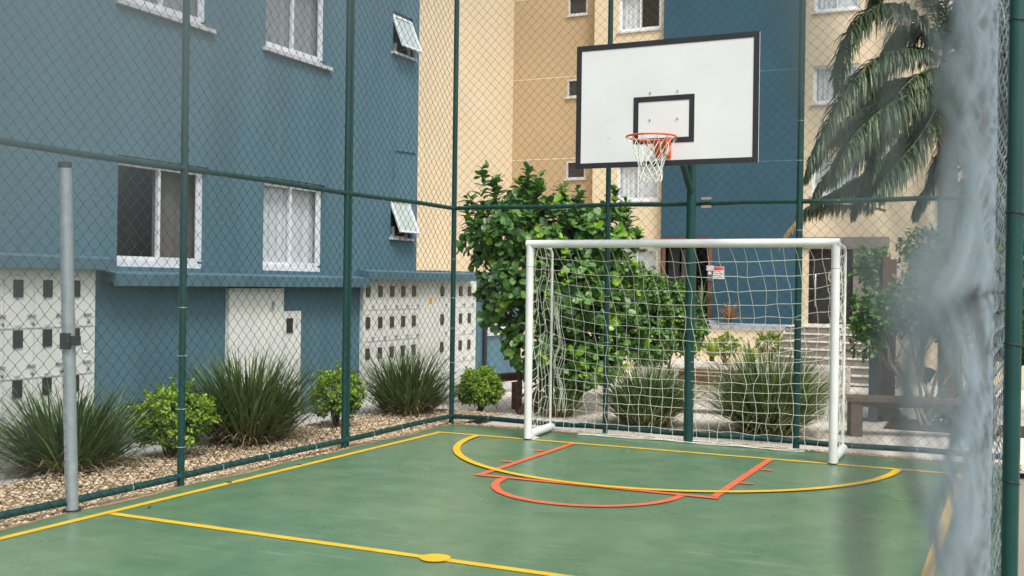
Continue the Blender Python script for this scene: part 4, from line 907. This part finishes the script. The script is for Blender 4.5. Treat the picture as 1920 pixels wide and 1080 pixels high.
# ------------------------------------------------------------------ palm
pc = at_d(1775, 120, 15.2)
pm = thing('palm_tree', 'feathery palm with drooping fronds in front of the cream building at the right', 'palm', (pc[0]+.05, pc[1], -.1))
g = np.random.default_rng(77)
MB().tube([(pc[0]+.12, pc[1], -.1), (pc[0]+.06, pc[1], 2), (pc[0]+.02, pc[1], 4), tuple(pc)], [.17, .14, .13, .11], 18).build('trunk', MT['palmbark'], pm)
def bez(P, n):
    P = np.array(P); out_ = []
    for t in np.linspace(0, 1, n):
        Q = P.copy()
        while len(Q) > 1: Q = Q[:-1]*(1-t)+Q[1:]*t
        out_.append(Q[0])
    return np.array(out_)
def frond(ctrl, name='frond', mt='palm', L=.5, n=96, droop=1.0):
    S_ = bez(ctrl, n); T = unit(np.gradient(S_, axis=0)); V = []; F = []; c = 0
    for i in range(3, n):
        f = i/n; ll = L*(math.sin(math.pi*(.12+.83*f))**.6)*(.65+.55*g.random())
        side = np.cross(T[i], (0, 0, 1.)); side = side/(np.linalg.norm(side)+1e-6)
        for sg_ in (-1, 1):
            for rep in range(3):
                d = unit(side*sg_*(.3+.6*g.random())+T[i]*(.2+.6*g.random())+np.array((0, 0, .45-.9*g.random()))); w_ = .013+.006*g.random(); p = S_[i].copy(); wv = unit(np.cross(d, (.2, .3, 1.)))
                for s_ in range(4):
                    q = s_/3; ww = w_*(1-q**1.5)+.0008; V += [p-wv*ww, p+wv*ww]
                    d = unit(d+np.array((0, 0, -droop*(.5+.9*q)*(.7+.6*g.random())))); p = p+d*ll/3
                F += [(c+2*s_, c+2*s_+1, c+2*s_+3, c+2*s_+2) for s_ in range(3)]; c += 8
    o = link_mesh(name, np.array(V), [(np.array(F), True)], MT[mt], pm)
    MB().tube(S_, list(np.linspace(.022, .004, n)), 6).build('rachis', MT['palm'] if mt == 'palm' else MT['dry'], o)
K = lambda px, py, D: at_d(px, py, D)
fr_ = [[K(1765, 90, 15.2), K(1700, -40, 15), K(1600, -20, 14.8), K(1575, 90, 14.6), K(1572, 165, 14.6)],
       [K(1765, 110, 15.2), K(1690, 70, 15), K(1600, 90, 14.6), K(1570, 210, 14.4), K(1520, 300, 14.4)],
       [K(1765, 130, 15.2), K(1690, 170, 15.4), K(1610, 200, 15.2), K(1540, 240, 15.2), K(1512, 330, 15.2)],
       [K(1765, 140, 15.2), K(1720, 180, 14.6), K(1650, 190, 14.2), K(1590, 240, 14), K(1565, 330, 14)],
       [K(1765, 150, 15.2), K(1730, 260, 15.6), K(1650, 330, 15.8), K(1580, 340, 15.9), K(1500, 400, 15.9)],
       [K(1770, 150, 15.2), K(1750, 250, 14.8), K(1700, 290, 14.6), K(1660, 320, 14.4), K(1630, 380, 14.4)],
       [K(1770, 150, 15.2), K(1735, 160, 16), K(1680, 120, 16.6), K(1640, 160, 17), K(1600, 240, 17)],
       [K(1770, 100, 15.2), K(1740, -60, 15.6), K(1690, -120, 16), K(1640, -60, 16.4), K(1630, 20, 16.6)],
       [K(1780, 90, 15.2), K(1800, -60, 15), K(1840, -80, 14.8), K(1890, 0, 14.6), K(1910, 100, 14.6)],
       [K(1780, 120, 15.2), K(1830, 60, 15.4), K(1890, 120, 15.6), K(1920, 220, 15.6), K(1930, 320, 15.6)],
       [K(1780, 140, 15.2), K(1820, 200, 14.8), K(1860, 280, 14.6), K(1880, 360, 14.6), K(1890, 440, 14.6)],
       [K(1775, 150, 15.2), K(1790, 240, 15.6), K(1760, 300, 15.8), K(1740, 340, 15.8), K(1715, 400, 15.8)],
       [K(1775, 110, 15.2), K(1780, -100, 15), K(1740, -180, 14.6), K(1690, -140, 14.4), K(1650, -30, 14.2)]]
fr_ += [[K(1765, 110, 15.2), K(1700, 60, 15.6), K(1640, 100, 15.8), K(1600, 180, 15.8), K(1585, 270, 15.8)],
        [K(1765, 140, 15.2), K(1710, 210, 15.), K(1640, 260, 15.), K(1560, 290, 15.), K(1525, 370, 15.)],
        [K(1770, 150, 15.2), K(1720, 230, 15.8), K(1670, 290, 15.8), K(1610, 330, 15.8), K(1600, 400, 15.8)],
        [K(1770, 130, 15.2), K(1720, 120, 14.8), K(1670, 170, 14.6), K(1640, 250, 14.5), K(1630, 330, 14.5)],
        [K(1770, 90, 15.2), K(1730, 20, 15.4), K(1680, 30, 15.6), K(1650, 90, 15.6), K(1640, 170, 15.6)]]
for c in fr_: frond(c)
frond([K(1660, 395, 15.9), K(1600, 380, 15.9), K(1530, 380, 15.9), K(1490, 395, 15.9), K(1462, 460, 15.9)], 'dry_frond', 'dry', .22, 36)
bt = at_d(1850, 700, 17.5); tb5 = [blob(1850, 80, 17.5, .7, .7, .8), blob(1880, 250, 17.5, .8, .7, .8), blob(1845, 390, 17.2, .6, .6, .6), blob(1890, 480, 17.5, .8, .7, .7), blob(1835, 570, 17.2, .5, .5, .5), blob(1900, 620, 17, .6, .6, .5), blob(1860, -60, 17.5, .8, .8, .8), blob(1810, 200, 18, .45, .5, .6)]
paddle_bush('dark_tree', 'tall dark leafy tree behind the palm at the right edge', (bt[0], bt[1], gz(bt[1])-.02), tb5, 1100, .11, .18, 'leafdark', 34, .03, 5)
# bushes and a hedge row beyond the right fence
hb = [blob(1925, 420, 15, .9, .6, .7), blob(1950, 520, 14, .7, .6, .6), blob(1960, 600, 15, .6, .6, .4)]
paddle_bush('dark_bush', 'dark green bush just visible beyond the right edge post', (7.0, 3.5, -.1), hb, 260, .1, .15, 'leaf', 33, .05, 5)
